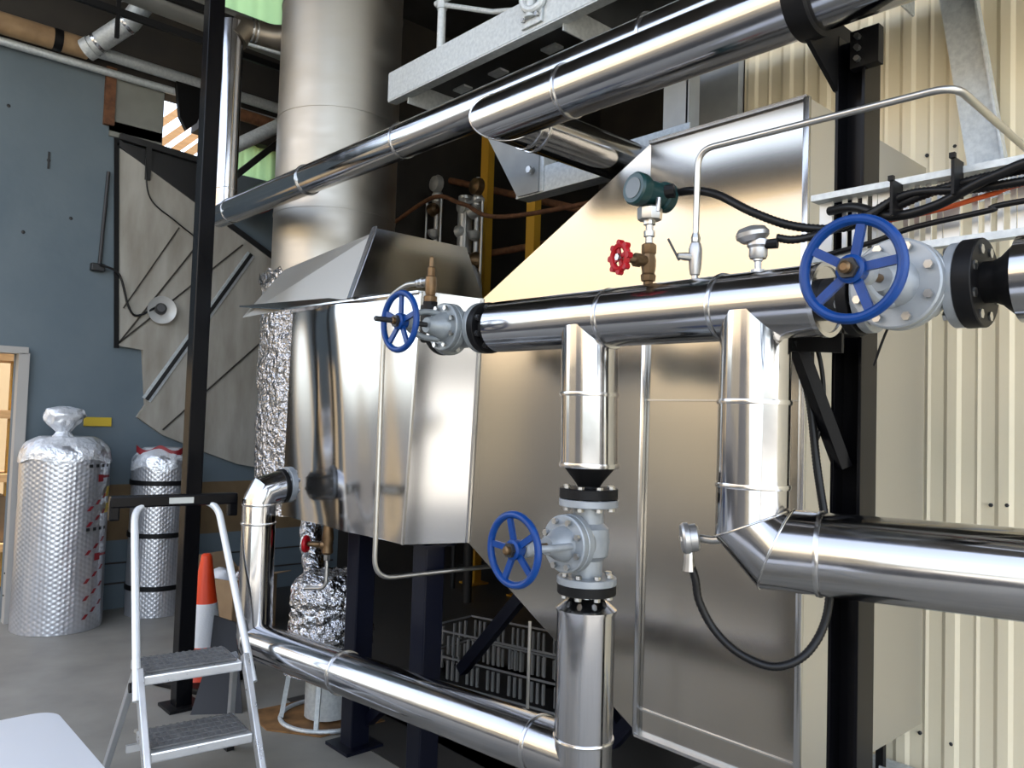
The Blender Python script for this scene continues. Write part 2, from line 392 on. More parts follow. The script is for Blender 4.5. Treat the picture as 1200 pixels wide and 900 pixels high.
# ---- upper pipes
tp = thing('upper_pipe', 'slimmer shiny insulated pipe high up, rising from the black post to the upper right', 'pipe', (-5.3, 2.15, 2.9))
yp, zp = 2.15, 2.935
clad([(-5.34, yp, 4.27), (-5.34, yp, zp), (-1.2, yp, zp-.012), (1.0, yp, zp-.02)], [.076, .08, .085, .085], tp)
for x in (-4.15, -3.2, -1.7): band((x, yp, zp-.005), (1, 0, 0), .0845, tp)
band((-5.34, yp, 3.1), (0, 0, 1), .078, tp); band((-5.2, yp, zp), (1, 0, 0), .08, tp)
bp = thing('large_upper_pipe', 'thick shiny insulated pipe at the top with a square-cut elbow turning back over the duct', 'pipe', (-2.15, 1.9, 2.7))
yb, zb, xb = 1.885, 2.70, -2.16
clad([(xb, 2.75, zb), (xb, yb, zb), (1.2, yb+.02, zb)], .0885, bp)
mitre_ring([(xb, 2.75, zb), (xb, yb, zb), (1.2, yb+.02, zb)], 1, .0885, bp); band((-1.83, yb, zb), (1, 0, 0), .0885, bp); band((-.97, yb, zb), (1, 0, 0), .0885, bp)
band((xb, yb+.12, zb), (0, 1, 0), .0885, bp); band((xb, yb+.16, zb), (0, 1, 0), .0885, bp)
# ---- right-hand pipe beyond the big valve
rp = thing('outlet_pipe', 'shiny pipe end with a black neck and thick black flange right of the big valve', 'pipe', (-.4, YH, ZH))
clad([(-.485, YH, ZH+.005), (.6, YH, ZH+.01)], RP, rp)
MB().lathe([(.078, .0), (.05, -.03), (.043, -.045), (.043, -.07)], (-.487, YH, ZH+.005), (1, 0, 0), 32).build('reducer_neck', BLACKM, rp)
flange((-.586, YH, ZH+.005), (1, 0, 0), .092, .036, BLACKM, rp)

# ------------------------------------------------------------------ gate valves
def gate_valve(label, c, pipe, hh, group, light=VALVE, stem_long=.0, ang=0., fr=.089, wheel_d=.30, br_=.083):
    """c centre; pipe axis; the stem points along -Y"""
    t = thing('gate_valve', label, 'valve', c, group)
    c = V(c); p = V(pipe).normalized(); s = V((0, -1, 0)); q = p.cross(s)
    MB().lathe([(.046, -hh+.01), (.046, -.055), (.062, -.04), (.066, 0), (.062, .04), (.046, .055), (.046, hh-.01)], c, p, 32).build('valve_body', light, t)
    MB().lathe([(.052, 0), (.06, .03), (.062, .066)], c, s, 32).build('body_neck', light, t)
    for sg in (-1, 1):
        flange(c+p*(sg*hh-(0.022 if sg > 0 else 0)), p, fr, .022, light, t, name='body_flange')
        bolts(c+p*(sg*hh-(.024 if sg > 0 else .03)), p, fr*.8, 8, .0105, .054, t)
    MB().lathe([(br_, .062), (br_+.002, .064), (br_+.002, .083), (br_, .085), (br_+.001, .087), (br_+.001, .104), (br_-.003, .107)], c, s, 40).build('bonnet_flange', light, t)
    bolts(c+s*.062, s, br_*.83, 8, .0095, .05, t, name='bonnet_bolt')
    MB().lathe([(.052, .105), (.046, .13), (.034, .15), (.03, .16), (.026, .175)], c, s, 28).build('bonnet', light, t)
    for sg in (-1, 1):
        MB().tube(bend([c+s*.12+q*(sg*.045), c+s*.185+q*(sg*.046), c+s*.235+q*(sg*.028), c+s*.255+q*(sg*.012)], .03), [.012]*1000 if False else .0105, 12).build('yoke_arm', light, t)
    MB().lathe([(.02, .235), (.026, .24), (.026, .262), (.018, .268)], c, s, 20).build('yoke_head', light, t)
    MB().lathe([(.009, .15), (.009, wheel_d+.02+stem_long), (.006, wheel_d+.024+stem_long)], c, s, 16).build('stem', DSTEEL if stem_long else BRONZE, t)
    hw = wheel_d; R = .096; o = c+s*hw
    m = MB(); m.torus(o, s, R, .0105, 56, 12)
    x, y, z = frame(s)
    for k in range(5):
        a = 2*pi*k/5+ang; d = x*cos(a)+y*sin(a)
        m.bar(o-s*.004+d*.018, o+d*(R-.004), .0175, .009, up=s)
    m.lathe([(.026, -.02), (.028, -.012), (.028, .008), (.022, .012)], o, s, 24)
    w = m.build('handwheel', BLUE, t, bev=0)
    MB().lathe([(.021, .01), (.021, .022)], o, s, 6).build('hub_nut', DSTEEL, w, smooth=0)
    MB().lathe([(.012, .02), (.012, .032), (.007, .036)], o, s, 16).build('stem_cap', BRONZE, w)
    return t
G = 'blue handwheel gate valves'
gate_valve('grey valve with blue handwheel at the left end of the header pipe', (-2.235, YH, ZH+.012), (1, 0, 0), .108, G, VALVE, stem_long=.075, ang=.25, wheel_d=.285)
gate_valve('grey valve with blue handwheel in the vertical pipe, middle of the photo', (-1.619, YH, 1.241), (0, 0, 1), .126, G, VALVEL, ang=.55)
gate_valve('pale grey valve with the largest looking blue handwheel, before the black column at right', (-.69, YH, ZH+.004), (1, 0, 0), .104, G, VALVEL, ang=.1, wheel_d=.30, br_=.094)
# blind stub left of the left valve, carrying the relief valve
st = thing('pipe_stub', 'dark pipe stub behind the left blue wheel carrying the brass relief valve', 'pipe', (-2.46, YH, ZH))
flange((-2.372, YH, ZH+.012), (1, 0, 0), .088, .026, BLACKM, st)
MB().tube([(-2.37, YH, ZH+.012), (-2.455, YH, ZH+.012), (-2.455, YH, 2.02)], .035, 24).build('stub_elbow', BLACKM, st)
MB().lathe([(.03, 2.01), (.03, 2.035)], (-2.455, YH, 0), (0, 0, 1), 6).build('hex_collar', BLACKM, st, smooth=0)

# ------------------------------------------------------------------ duct, casing, stack
du = thing('flue_duct', 'huge polished stainless duct casing with tapered side and hood in the centre', 'duct', (-2.0, 2.5, .4))
def wav(x, z):
    return .018*sin(x*5.2+.6*sin(z*3.1))*cos(z*1.7)+.010*sin(x*11+z*2.2)
x0, x1t, x1b, z0, z1 = -3.885, -2.72, -2.79, 1.058, 2.12
def elbf(u, v):
    z = z0+(z1-z0)*v; xr = x1b+(x1t-x1b)*v; xl = -3.90+.03*v; x = xl+(xr-xl)*u
    e = min(u, 1-u)*min(1, 4*min(v+.15, 1.15-v))*4
    return (x, 1.95+wav(x, z)*min(1, e), z)
m = MB(); m.grid(elbf, 60, 30); m.poly([(x1b, 1.95, z0), (-2.69, 2.222, z0), (-2.66, 2.235, z1), (x1t, 1.95, z1)])
m.poly([(-3.9, 1.95, z0), (-3.9, 2.85, z0), (-3.87, 2.85, z1), (-3.87, 1.95, z1)])
m.poly([(-3.9, 1.95, z0), (x1b, 1.95, z0), (-2.69, 2.222, z0), (-2.69, 2.85, z0), (-3.9, 2.85, z0)])
m.poly([(-3.87, 1.95, z1), (x1t, 1.95, z1), (-2.66, 2.235, z1), (-2.66, 2.85, z1), (-3.87, 2.85, z1)])
m.poly([(-3.9, 2.85, z0), (-2.69, 2.85, z0), (-2.66, 2.85, z1), (-3.87, 2.85, z1)])
m.build('duct_elbow', SHEET2, du, smooth=25)
zb0, zb1 = .402, 2.715
def trf(u, v):
    zl = z0+(z1-z0)*v; zr = zb0+(zb1-zb0)*v
    lx, ly = -2.69+.03*v, 2.222+.013*v
    return (lx+(-1.966-lx)*u, ly+(2.5-ly)*u-.012*sin(pi*u)*sin(pi*v), zl+(zr-zl)*u)
m = MB(); m.grid(trf, 24, 20)
m.poly([(-2.66, 2.235, z1), (-1.966, 2.5, zb1), (-1.966, 3.48, zb1), (-2.66, 2.85, z1)])
m.poly([(-2.69, 2.222, z0), (-2.69, 2.85, z0), (-1.966, 3.48, zb0), (-1.966, 2.5, zb0)])
m.build('tapered_transition', SHEET, du, smooth=25)
m = MB(); m.grid(lambda u, v: (-1.966+.661*u, 2.5-.006*sin(pi*u)*sin(2*pi*v), zb0+(zb1-zb0)*v), 20, 30)
m.poly([(-1.966, 2.5, zb1), (-1.305, 2.5, zb1), (-1.305, 3.52, zb1), (-1.966, 3.52, zb1)])
m.poly([(-1.966, 2.5, zb0), (-1.966, 3.52, zb0), (-1.305, 3.52, zb0), (-1.305, 2.5, zb0)])
m.poly([(-1.966, 3.52, zb0), (-1.966, 3.52, zb1), (-1.305, 3.52, zb1), (-1.305, 3.52, zb0)])
m.build('casing', SHEET, du, smooth=25)
m = MB(); m.poly([(-1.305, 2.5, zb0), (-1.305, 3.52, zb0), (-1.305, 3.52, zb1), (-1.305, 2.5, zb1)]); m.build('casing_side', SHEETS, du, smooth=0)
MB().bar((-1.966, 2.49, zb0), (-1.966, 2.49, 1.95), .02, .02, up=(0, 1, 0)).build('corner_trim', BAND, du, bev=.004)
MB().bar((-1.305, 2.493, zb0), (-1.305, 2.493, zb1), .022, .018, up=(0, 1, 0)).build('corner_trim', BAND, du, bev=.004)
MB().bar((-1.966, 2.492, zb1), (-1.305, 2.492, zb1), .014, .014).build('edge_flange', BAND, du)
MB().bar((-1.966, 2.492, zb0), (-1.305, 2.492, zb0), .03, .012).build('edge_flange', BAND, du)
for z in (1.69, .5): MB().box((-1.635, 2.495, z), (.66, .006, .006)).build('seam', BAND, du)
MB().bar((x1b, 1.947, z0), (x1t, 1.947, z1), .012, .01, up=(0, 1, 0)).build('seam', BAND, du)
MB().bar((-2.688, 2.215, z0), (-2.66, 2.228, z1), .012, .012, up=(0, 1, 0)).build('seam', BAND, du)
# roof flange blade and hood above
m = MB(); m.prism([(-4.5, 1.93, 2.2), (-3.87, 1.9, 2.13), (-2.72, 1.93, 2.115), (-2.72, 2.6, 2.13), (-3.87, 2.6, 2.15)], (0, 0, .008)); m.build('roof_flange', SHEET2, du, smooth=0)
m = MB()
PF = [(-3.2, 1.90, 2.135), (-3.2, 2.02, 2.475), (-3.2, 2.56, 2.475), (-3.2, 2.74, 2.10)]
m.prism(PF, (.006, 0, 0)); m.build('hood_side', SHEET2, du, smooth=0)
m = MB(); m.poly([(-4.5, 1.95, 2.14), (-3.205, 1.915, 2.135), (-3.205, 2.035, 2.47), (-4.5, 2.2, 2.46)]); m.poly([(-4.5, 2.2, 2.46), (-3.205, 2.035, 2.47), (-3.205, 2.55, 2.47), (-4.5, 2.6, 2.46)]); m.build('hood_front', SHEETS, du, smooth=0)  # front in lighter steel than the side, brightened against the dark roof reflection
MB().bar((-3.215, 1.898, 2.13), (-3.215, 2.018, 2.485), .035, .008, up=(0, -1, .3)).build('hood_edge_strip', BAND, du)
sx, sy, sr = -4.98, 2.8, .418
sk_ = thing('chimney_stack', 'tall round stainless flue stack left of centre, foil wrapped below', 'flue stack', (sx, sy, .95))
MB().lathe([(sr, 2.3), (sr, 5.68)], (sx, sy, 0), (0, 0, 1), 96).build('stack_shell', STACKM, sk_, smooth=40)
for z in (3.62, 4.42, 2.95): MB().lathe([(sr-.01, -.006), (sr+.004, -.006), (sr+.004, .006), (sr-.01, .006)], (sx, sy, z), (0, 0, 1), 96).build('weld_band', STACKM, sk_)
m = MB(); 
def wrapf(u, v):
    a = 2*pi*u; z = .93+1.56*v + (.05*sin(a*3+1)+.03*sin(a*7) if v > .95 else 0)
    r = .47+.014*mnoise.noise(V((cos(a)*4, sin(a)*4, z*5)))+.01*mnoise.noise(V((cos(a)*11, sin(a)*11, z*13)))
    return (sx+r*cos(a), sy+r*sin(a), z)
m.grid(wrapf, 120, 60); m.poly([(sx+.46*cos(2*pi*k/40), sy+.46*sin(2*pi*k/40), 2.46) for k in range(40)]); m.poly([(sx+.46*cos(2*pi*k/40), sy+.46*sin(2*pi*k/40), .95) for k in range(40)])
m.build('foil_wrap', FOIL, sk_, smooth=60)
for k in range(5):
    a = radians(-150+22*k); m = MB(); z = 2.46
    p0 = V((sx+.47*cos(a), sy+.47*sin(a), z)); tg = V((-sin(a), cos(a), 0))
    m.poly([p0, p0+tg*.16, p0+tg*.1+V((.02, -.02, .06+.02*(k % 2))), p0+tg*.03+V((.0, -.03, .045))]); m.build('foil_flap', FOIL, sk_, smooth=0)

# small foil-wrapped drain vessel on legs
vs = thing('drain_vessel', 'small crinkled foil wrapped vessel on a rusty-footed stand under the duct', 'vessel', (-3.75, 2.2, 0))
vx, vy = -3.78, 2.2
def vesf(u, v):
    a = 2*pi*u; prof = [(.13, .76), (.19, .72), (.215, .64), (.205, .55), (.215, .45), (.2, .36), (.235, .26)]
    k = v*(len(prof)-1); i = min(int(k), len(prof)-2); t = k-i
    r = prof[i][0]*(1-t)+prof[i+1][0]*t; z = prof[i][1]*(1-t)+prof[i+1][1]*t
    r += .02*mnoise.noise(V((cos(a)*5, sin(a)*5, z*14)))+.012*mnoise.noise(V((cos(a)*13, sin(a)*13, z*30)))
    return (vx+r*cos(a), vy+r*sin(a), z)
m = MB(); m.grid(vesf, 90, 60); m.poly([(vx+.14*cos(2*pi*k/24), vy+.14*sin(2*pi*k/24), .755) for k in range(24)]); m.poly([(vx+.2*cos(2*pi*k/24), vy+.2*sin(2*pi*k/24), .28) for k in range(24)])
m.build('foil_wrap', FOIL, vs, smooth=50)
for k in range(5):
    a = 2*pi*k/5-.75
    MB().bar((vx+.2*cos(a), vy+.2*sin(a), .27), (vx+.235*cos(a), vy+.235*sin(a), .02), .022, .022).build('leg', GALV, vs)
MB().torus((vx, vy, .015), (0, 0, 1), .24, .012, 48, 8).build('base_ring', GALV, vs)
MB().tube([(vx, vy, .3), (vx, vy, .02)], .12, 32).build('inner_drum', GALV, vs)
MB().prism([(vx-.30, vy-.30, .001), (vx-.02, vy-.33, .001), (vx+.22, vy-.16, .001), (vx+.24, vy+.2, .001), (vx-.28, vy+.14, .001)], (0, 0, .008)).build('rust_plate', mat('rust_stained_board', (.30, .15, .05), .8, noise=(9, (.12, .06, .02), .15)), vs, smooth=0)
m = MB(); m.tube(spline([(-4.3, 2.35, 1.0), (-4.22, 2.3, .9), (-4.02, 2.22, .72), (-3.9, 2.2, .62)]), .06, 20)
crinkle(m.bm, .012, 16); m.build('foil_hose', FOIL, vs, smooth=60)
# drain valve with red handle beneath the duct
dv = thing('drain_valve', 'brass drain valve with small red handwheel beneath the duct', 'valve', (-3.45, 1.98, .95))
px_ = V((-3.50, 2.0, .955))
MB().lathe([(.022, -.045), (.03, -.035), (.026, -.01), (.026, .01), (.03, .035), (.022, .1)], px_, (0, 0, 1), 16).build('valve_body', BRONZE, dv)
MB().lathe([(.024, 0), (.024, .03), (.014, .04), (.012, .1)], px_, (-.75, -.65, 0), 14).build('bonnet', BRONZE, dv)
m = MB(); dd = V((-.75, -.65, 0)).normalized(); m.torus(px_+dd*.11, dd, .033, .011, 24, 8); x, y, z = frame(dd)
for k in range(4):
    a = pi/2*k; m.bar(px_+dd*.11, px_+dd*.11+(x*cos(a)+y*sin(a))*.03, .012, .008, up=dd)
m.build('handwheel', RED, dv)
MB().tube(bend([px_+V((0, 0, -.04)), px_+V((0, 0, -.21)), px_+V((-.1, -.06, -.22))], .04), .009, 12).build('tube', STEEL, dv)
MB().lathe([(.015, -.075), (.017, -.07), (.017, -.045)], px_, (0, 0, 1), 6).build('compression_nut', ZINC, dv, smooth=0)

# ------------------------------------------------------------------ steelwork
def hcol(name, label, x, y, z0, z1, b, d, m, t=.009, axis='x'):
    """H section: flanges face along +-X"""
    th = thing(name, label, 'column', (x, y, z0))
    for sg in (-1, 1): MB().box((x+sg*(b/2-t/2), y, (z0+z1)/2), (t, d, z1-z0)).build('column_flange', m, th, smooth=0, bev=.0015)
    MB().box((x, y+d*.12, (z0+z1)/2), (b-2*t, t, z1-z0)).build('column_web', m, th, smooth=0)
    MB().box((x, y, z0+.008), (b+.08, d+.06, .016)).build('base_plate', m, th, smooth=0)
    return th
cr = hcol('steel_column', 'black steel column before the cream wall, right of the duct casing', -.955, 2.10, 0, 2.66, .08, .095, BLACK)
m = MB(); m.box((-.985, 1.975, 1.845), (.14, .16, .012)); m.prism([(-1.055, 1.94, 1.85), (-.915, 1.94, 1.85), (-.915, 1.94, 1.79), (-1.055, 1.94, 1.80)], (0, .012, 0)); m.prism([(-1.055, 1.90, 1.845), (-1.055, 2.06, 1.845), (-1.055, 2.06, 1.76)], (.008, 0, 0)); m.build('pipe_saddle', BLACKM, cr, smooth=0)
MB().bar((-1.05, 1.96, 1.83), (-.97, 2.07, 1.50), .05, .03).build('knee_brace', BLACK, cr)
cl = thing('pipe_clamp', 'black clamp and bracket holding the thick upper pipe on the right column', 'clamp', (-.98, yb, zb))
MB().lathe([(.0885, -.028), (.104, -.028), (.104, .028), (.0885, .028)], (-.985, yb, zb), (1, 0, 0), 40).build('clamp_ring', BLACKM, cl)
MB().prism([(-1.0, yb+.0, zb-.10), (-1.0, 2.05, zb-.19), (-1.0, 2.2, zb-.19), (-1.0, 2.2, zb+.0), (-1.0, 2.0, zb+.0)], (.012, 0, 0)).build('bracket_plate', BLACKM, cl, smooth=0)
MB().box((-.915, 2.06, zb-.095), (.075, .03, .10)).build('end_plate', BLACKM, cl, smooth=0)
for z in (-.065, -.095, -.125): MB().hexbolt((-.93, 2.042, zb+z), (0, -1, 0), .008, .004).build('flange_bolt', ZINC, cl, smooth=0)
# left black post
lp = thing('steel_post', 'tall slim black steel post at left rising past the chimney', 'post', (-4.385, 1.62, 0))
MB().box((-4.385, 1.66, 2.84), (.085, .085, 5.68)).build('post_shaft', BLACK, lp, smooth=0, bev=.004)
MB().box((-4.385, 1.66, .008), (.18, .18, .016)).build('base_plate', BLACKM, lp, smooth=0)
# frame under the duct
def sleg(label, x, y, z1):
    t = thing('duct_support_leg', label, 'support', (x, y, 0), 'navy legs under the duct')
    MB().box((x, y, z1/2), (.1, .1, z1)).build('leg_shaft', NAVY, t, smooth=0, bev=.006)
    MB().box((x, y, .008), (.2, .2, .016)).build('base_plate', NAVY, t, smooth=0)
    MB().box((x, y, z1-.006), (.16, .16, .012)).build('cap_plate', NAVY, t, smooth=0)
sleg('navy steel leg under the duct, the one beside the foil wrapped vessel', -3.38, 2.12, 1.05)
sleg('navy steel leg under the duct, the one behind the bent steel tube', -2.835, 2.12, 1.05)
xb_ = thing('cross_brace', 'dark crossed steel braces beneath the tapered duct', 'brace', (-2.9, 2.9, 0))
MB().bar((-3.35, 2.75, .25), (-2.62, 2.75, 1.02), .06, .05, up=(0, 1, 0)).build('brace_bar', NAVY, xb_)
MB().bar((-3.05, 2.82, 1.02), (-2.3, 2.82, .2), .06, .05, up=(0, 1, 0)).build('brace_bar', NAVY, xb_)
MB().bar((-2.3, 2.75, .2), (-1.95, 2.75, .62), .06, .05, up=(0, 1, 0)).build('brace_bar', NAVY, xb_)
MB().bar((-3.34, 2.17, .12), (-2.84, 2.17, .55), .05, .05, up=(0, 1, 0)).build('brace_bar', NAVY, xb_)
MB().bar((-3.5, 2.75, 1.0), (-2.1, 2.75, 1.0), .08, .1).build('brace_rail', NAVY, xb_)
# thin upright rod beside the lower pipe
rod = MB(); rod.tube([(-2.125, 2.06, 0.0), (-2.125, 2.06, .86)], .006, 10); tag(rod.build('support_rod', STEEL), 'thin upright steel rod standing left of the lower vertical pipe', 'rod')
# perforated crate
ct = thing('slotted_crate', 'grey slotted crate lying in the dark behind the duct legs', 'crate', (-3.6, 3.3, 0))
def slotted(mb, a, b, h, nz, nx):
    a, b = V(a), V(b); d = b-a; L = d.length; d.normalize(); up = V((0, 0, 1)); nrm = d.cross(up)
    for i in range(nz+1): mb.box(a+d*(L/2)+up*(h*i/nz), (L, .006, .012), ax=(d, nrm, up))
    for i in range(nx+1):
        [mb.box(a+d*(L*i/nx)+up*(h*q), (.014, .012, h*.36), ax=(d, nrm, up)) for q in (.27, .75) if i % 4]
for nm, a, b in (('slotted_side', (-3.95, 2.95, .02), (-2.85, 3.05, .08)), ('slotted_side', (-4.0, 3.35, .02), (-2.9, 3.45, .08)), ('slotted_end', (-3.95, 2.95, .02), (-4.0, 3.35, .02))):
    m = MB(); slotted(m, a, b, .3, 2, 27 if nm == 'slotted_side' else 8); m.build(nm, mat('crate_grey', (.20, .20, .195), .6), ct, smooth=0)
MB().box((-3.42, 3.2, .02), (1.1, .4, .02)).build('crate_floor', DSTEEL, ct, smooth=0)

# platform with beam, handrail and lug
pf = thing('platform', 'galvanised steel walkway platform overhead with pale channel beam edge', 'platform', (-3.7, 2.4, 3.35))
m = MB(); xa, xe = -3.74, .6
m.box(((xa+xe)/2, 2.403, 3.425), (xe-xa, .006, .15)); m.box(((xa+xe)/2, 2.43, 3.347), (xe-xa, .055, .01)); m.box(((xa+xe)/2, 2.43, 3.503), (xe-xa, .055, .01))
m.build('channel_beam', GALV, pf, smooth=0)
m = MB(); m.box(((xa+xe)/2+.05, 2.91, 3.45), (xe-xa-.1, .90, .04)); m.build('deck', DSTEEL, pf, smooth=0)
for x in (-3.6, -2.42, -1.3): MB().box((x, 2.90, 3.37), (.008, .92, .12)).build('cross_plate', GALV, pf, smooth=0)
for x in (-3.45, -3.15, -2.75): MB().box((x, 2.7, 3.425), (.1, .06, .012)).build('deck_clip', GALV, pf, smooth=0)
for x in (-3.33, -1.9): MB().tube([(x, 2.45, 3.5), (x, 2.45, 4.5)], .022, 16).build('handrail_post', GALV, pf)
MB().tube([(-3.36, 2.45, 3.78), (-2.95, 2.48, 3.60), (-2.6, 2.5, 3.50)], .013, 12).build('brace_rod', GALV, pf)
MB().tube([(-3.38, 2.45, 3.785), (0.6, 2.45, 3.785)], .018, 12).build('handrail', GALV, pf)
m = MB(); m.lathe([(.028, 3.74), (.028, 3.81)], (-3.33, 2.45, 0), (0, 0, 1), 16); m.build('rail_fitting', GALV, pf)
m = MB(); m.torus((-2.55, 2.375, 3.475), (0.3, -1, 0), .05, .02, 28, 10); m.build('lug_ring', GALV, pf)
MB().lathe([(.03, 0), (.026, .02), (.02, .11)], (-2.57, 2.385, 3.40), (0.05, -.1, 1), 16).build('lug_neck', GALV, pf)
MB().box((-2.57, 2.393, 3.40), (.13, .014, .07)).build('lug_plate', GALV, pf, smooth=0, bev=.004)
for dx in (-.045, .045): MB().hexbolt((-2.57+dx, 2.385, 3.40), (0, -1, 0), .011, .006).build('lug_bolt', ZINC, pf, smooth=0)
# support steel under platform
hb = thing('support_beam', 'galvanised steel beam with gusset plate under the platform, above the tapered duct', 'beam', (-2.9, 2.7, 2.75))
m = MB(); m.box((-2.45, 2.70, 2.78), (1.05, .006, .13)); m.box((-2.45, 2.74, 2.72), (1.05, .09, .008)); m.build('beam_channel', GALV, hb, smooth=0)
m = MB(); m.prism([(-3.25, 2.68, 3.16), (-2.80, 2.68, 3.16), (-2.80, 2.68, 2.72), (-2.95, 2.68, 2.72)], (0, .01, 0)); m.build('gusset_plate', LTGREY, hb, smooth=0)
MB().box((-2.82, 2.735, 3.035), (.09, .09, .63)).build('hanger_post', GALV, hb, smooth=0, bev=.004)
MB().hexbolt((-2.84, 2.668, 2.83), (0, -1, 0), .018, .006).build('gusset_bolt', ZINC, hb, smooth=0)
m = MB(); m.box((-2.18, 2.95, 3.1), (.14, .01, .5)); m.box((-2.12, 2.99, 3.1), (.01, .09, .5)); m.build('side_plate', LTGREY, hb, smooth=0)
dgb = thing('diagonal_brace', 'wide galvanised diagonal brace on the cream wall above the cable tray', 'brace', (-1.05, 3.42, 2.6))
m = MB(); a, b2 = V((-1.03, 3.45, 2.52)), V((-1.235, 3.45, 3.85)); m.bar(a, b2, .135, .008, up=(0, 1, 0)); m.build('brace_web', GALV, dgb, smooth=0)
m = MB(); m.bar(a+V((.067, -.02, .01)), b2+V((.067, -.02, .01)), .008, .05, up=(0, 1, 0)); m.build('brace_lip', GALV, dgb, smooth=0)

# ------------------------------------------------------------------ cable tray and cables
tr = thing('cable_tray', 'pale slotted cable tray behind the right blue wheel, in front of the black column', 'cable tray', (-.7, 2.0, 2.05))
MB().box((-.3, 2.0, 2.205), (1.44, .05, .016)).build('top_rail', GALV, tr, smooth=0)
MB().box((-.3, 2.0, 2.045), (1.44, .03, .018)).build('bottom_rail', GALV, tr, smooth=0)
m = MB(); x = -.995; i = 0
while x < .4:
    m.box((x, 2.012, 2.125), (.012 if i % 5 else .035, .006, .15)); x += .026 if i % 5 else .05; i += 1
m.build('slotted_web', mat('tray_white_zinc', (.72, .73, .72), .45, .3), tr, smooth=0)
def cable(label, pts, r, m=RUBBER, name='black_cable', ends=None, corr=False, cat='cable'):
    P = spline(pts, 10)
    if corr:
        Q = []; rs = []
        tot = []
        for i in range(len(P)-1):
            n = max(1, int((P[i+1]-P[i]).length/.004))
            for k in range(n): tot.append(P[i].lerp(P[i+1], k/n))
        rs = [r*(1.0 if i % 2 else .86) for i in range(len(tot))]
        mb = MB(); mb.tube(tot, rs, 12)
    else: mb = MB(); mb.tube(P, r, 12)
    return tag(mb.build(name, m, None, smooth=60), label, cat)
cable('black flexible conduit from the green transmitter across to the tray', [(-1.405, 1.86, 2.262), (-1.36, 1.87, 2.265), (-1.30, 1.86, 2.255), (-1.22, 1.85, 2.225), (-1.115, 1.85, 2.16), (-1.02, 1.88, 2.115), (-.93, 1.94, 2.105), (-.84, 1.96, 2.125), (-.70, 1.965, 2.165), (-.4, 1.965, 2.18), (.3, 1.965, 2.18)], .012, corr=True, name='flexible_conduit', cat='conduit')
cable('black conduit from the header probe head curling up to the tray', [(-1.03, 1.82, 2.075), (-.99, 1.84, 2.068), (-.93, 1.88, 2.085), (-.85, 1.93, 2.125), (-.76, 1.955, 2.165), (-.6, 1.96, 2.15), (-.3, 1.96, 2.15), (.3, 1.96, 2.15)], .011, corr=True, name='flexible_conduit', cat='conduit')
cable('thick black cable sagging behind the top of the right blue wheel', [(-.98, 2.0, 2.17), (-.9, 1.97, 2.16), (-.8, 1.955, 2.118), (-.7, 1.95, 2.125), (-.58, 1.94, 2.165), (-.4, 1.94, 2.19), (.3, 1.94, 2.19)], .012)
cable('black cable lashed low along the tray with ties', [(-.98, 1.98, 2.05), (-.86, 1.975, 2.065), (-.76, 1.975, 2.087), (-.6, 1.975, 2.10), (-.5, 1.975, 2.11), (.3, 1.975, 2.11)], .007)
cable('orange cable in the tray', [(-.9, 1.99, 2.12), (-.82, 1.99, 2.118), (-.7, 1.99, 2.125), (-.6, 1.99, 2.14), (-.45, 1.99, 2.155), (.3, 1.99, 2.155)], .006, ORANGEC, 'orange_cable')
for x, z in ((-.655, 2.19), (-.79, 2.165)):
    tie = MB(); tie.box((x, 1.95, z-.01), (.007, .06, .085)); tie.box((x, 1.92, z+.035), (.012, .012, .012)); tag(tie.build('cable_tie', BLACKM, None, smooth=0), 'black cable tie around the tray cables ' + ('by the wall brace' if x > -.7 else 'above the right blue wheel'), 'cable tie')
# conduit loop from the lower probe
cable('black hose loop hanging from the round probe head and rising behind the right pipe', [(-1.236, 1.77, 1.245), (-1.222, 1.78, 1.2), (-1.215, 1.79, 1.14), (-1.18, 1.81, 1.07), (-1.115, 1.83, 1.02), (-1.04, 1.87, 1.0), (-.985, 1.93, 1.04), (-.965, 1.99, 1.14), (-.985, 2.025, 1.3), (-1.02, 2.03, 1.5), (-1.045, 2.03, 1.68), (-1.09, 2.03, 1.83)], .0115, corr=True, name='hose_loop', cat='hose')
cable('thin black cables bunched left of the right column beneath the bracket', [(-1.04, 2.03, 1.86), (-1.02, 2.04, 1.78), (-1.012, 2.045, 1.7), (-1.015, 2.045, 1.62), (-1.03, 2.04, 1.56)], .006)
cable('black wire hanging below the right valve', [(-.742, 1.83, 1.85), (-.757, 1.83, 1.83), (-.777, 1.84, 1.792), (-.80, 1.86, 1.75)], .003)

# ------------------------------------------------------------------ instruments on the header
ZT = ZH+RP
# transmitter on a globe valve
gv = thing('globe_valve', 'small bronze valve with red wheel under the green transmitter', 'valve', (-1.415, YH, ZT))
o = V((-1.415, YH, ZT))
MB().lathe([(.014, -.01), (.014, .012), (.02, .014), (.022, .03), (.018, .036), (.021, .055), (.021, .075), (.018, .09), (.021, .095), (.021, .118), (.015, .122)], o, (0, 0, 1), 8).build('valve_body', BRONZE, gv, smooth=35)
sd = V((-.25, -1, .0)).normalized(); q0 = o+V((0, 0, .07))
MB().lathe([(.016, 0), (.016, .03), (.02, .032), (.02, .048), (.012, .052), (.008, .105)], q0, sd, 12).build('bonnet', BRONZE, gv)
m = MB(); m.torus(q0+sd*.1, sd, .034, .0095, 32, 8); x, y, z = frame(sd)
for k in range(8):
    a = 2*pi*k/8; m.lathe([(.009, -.008), (.009, .008)], q0+sd*.1+(x*cos(a)+y*sin(a))*.041, sd, 8)
for k in range(4):
    a = pi/2*k+.3; m.bar(q0+sd*.1, q0+sd*.1+(x*cos(a)+y*sin(a))*.03, .012, .006, up=sd)
hw = m.build('handwheel', RED, gv)
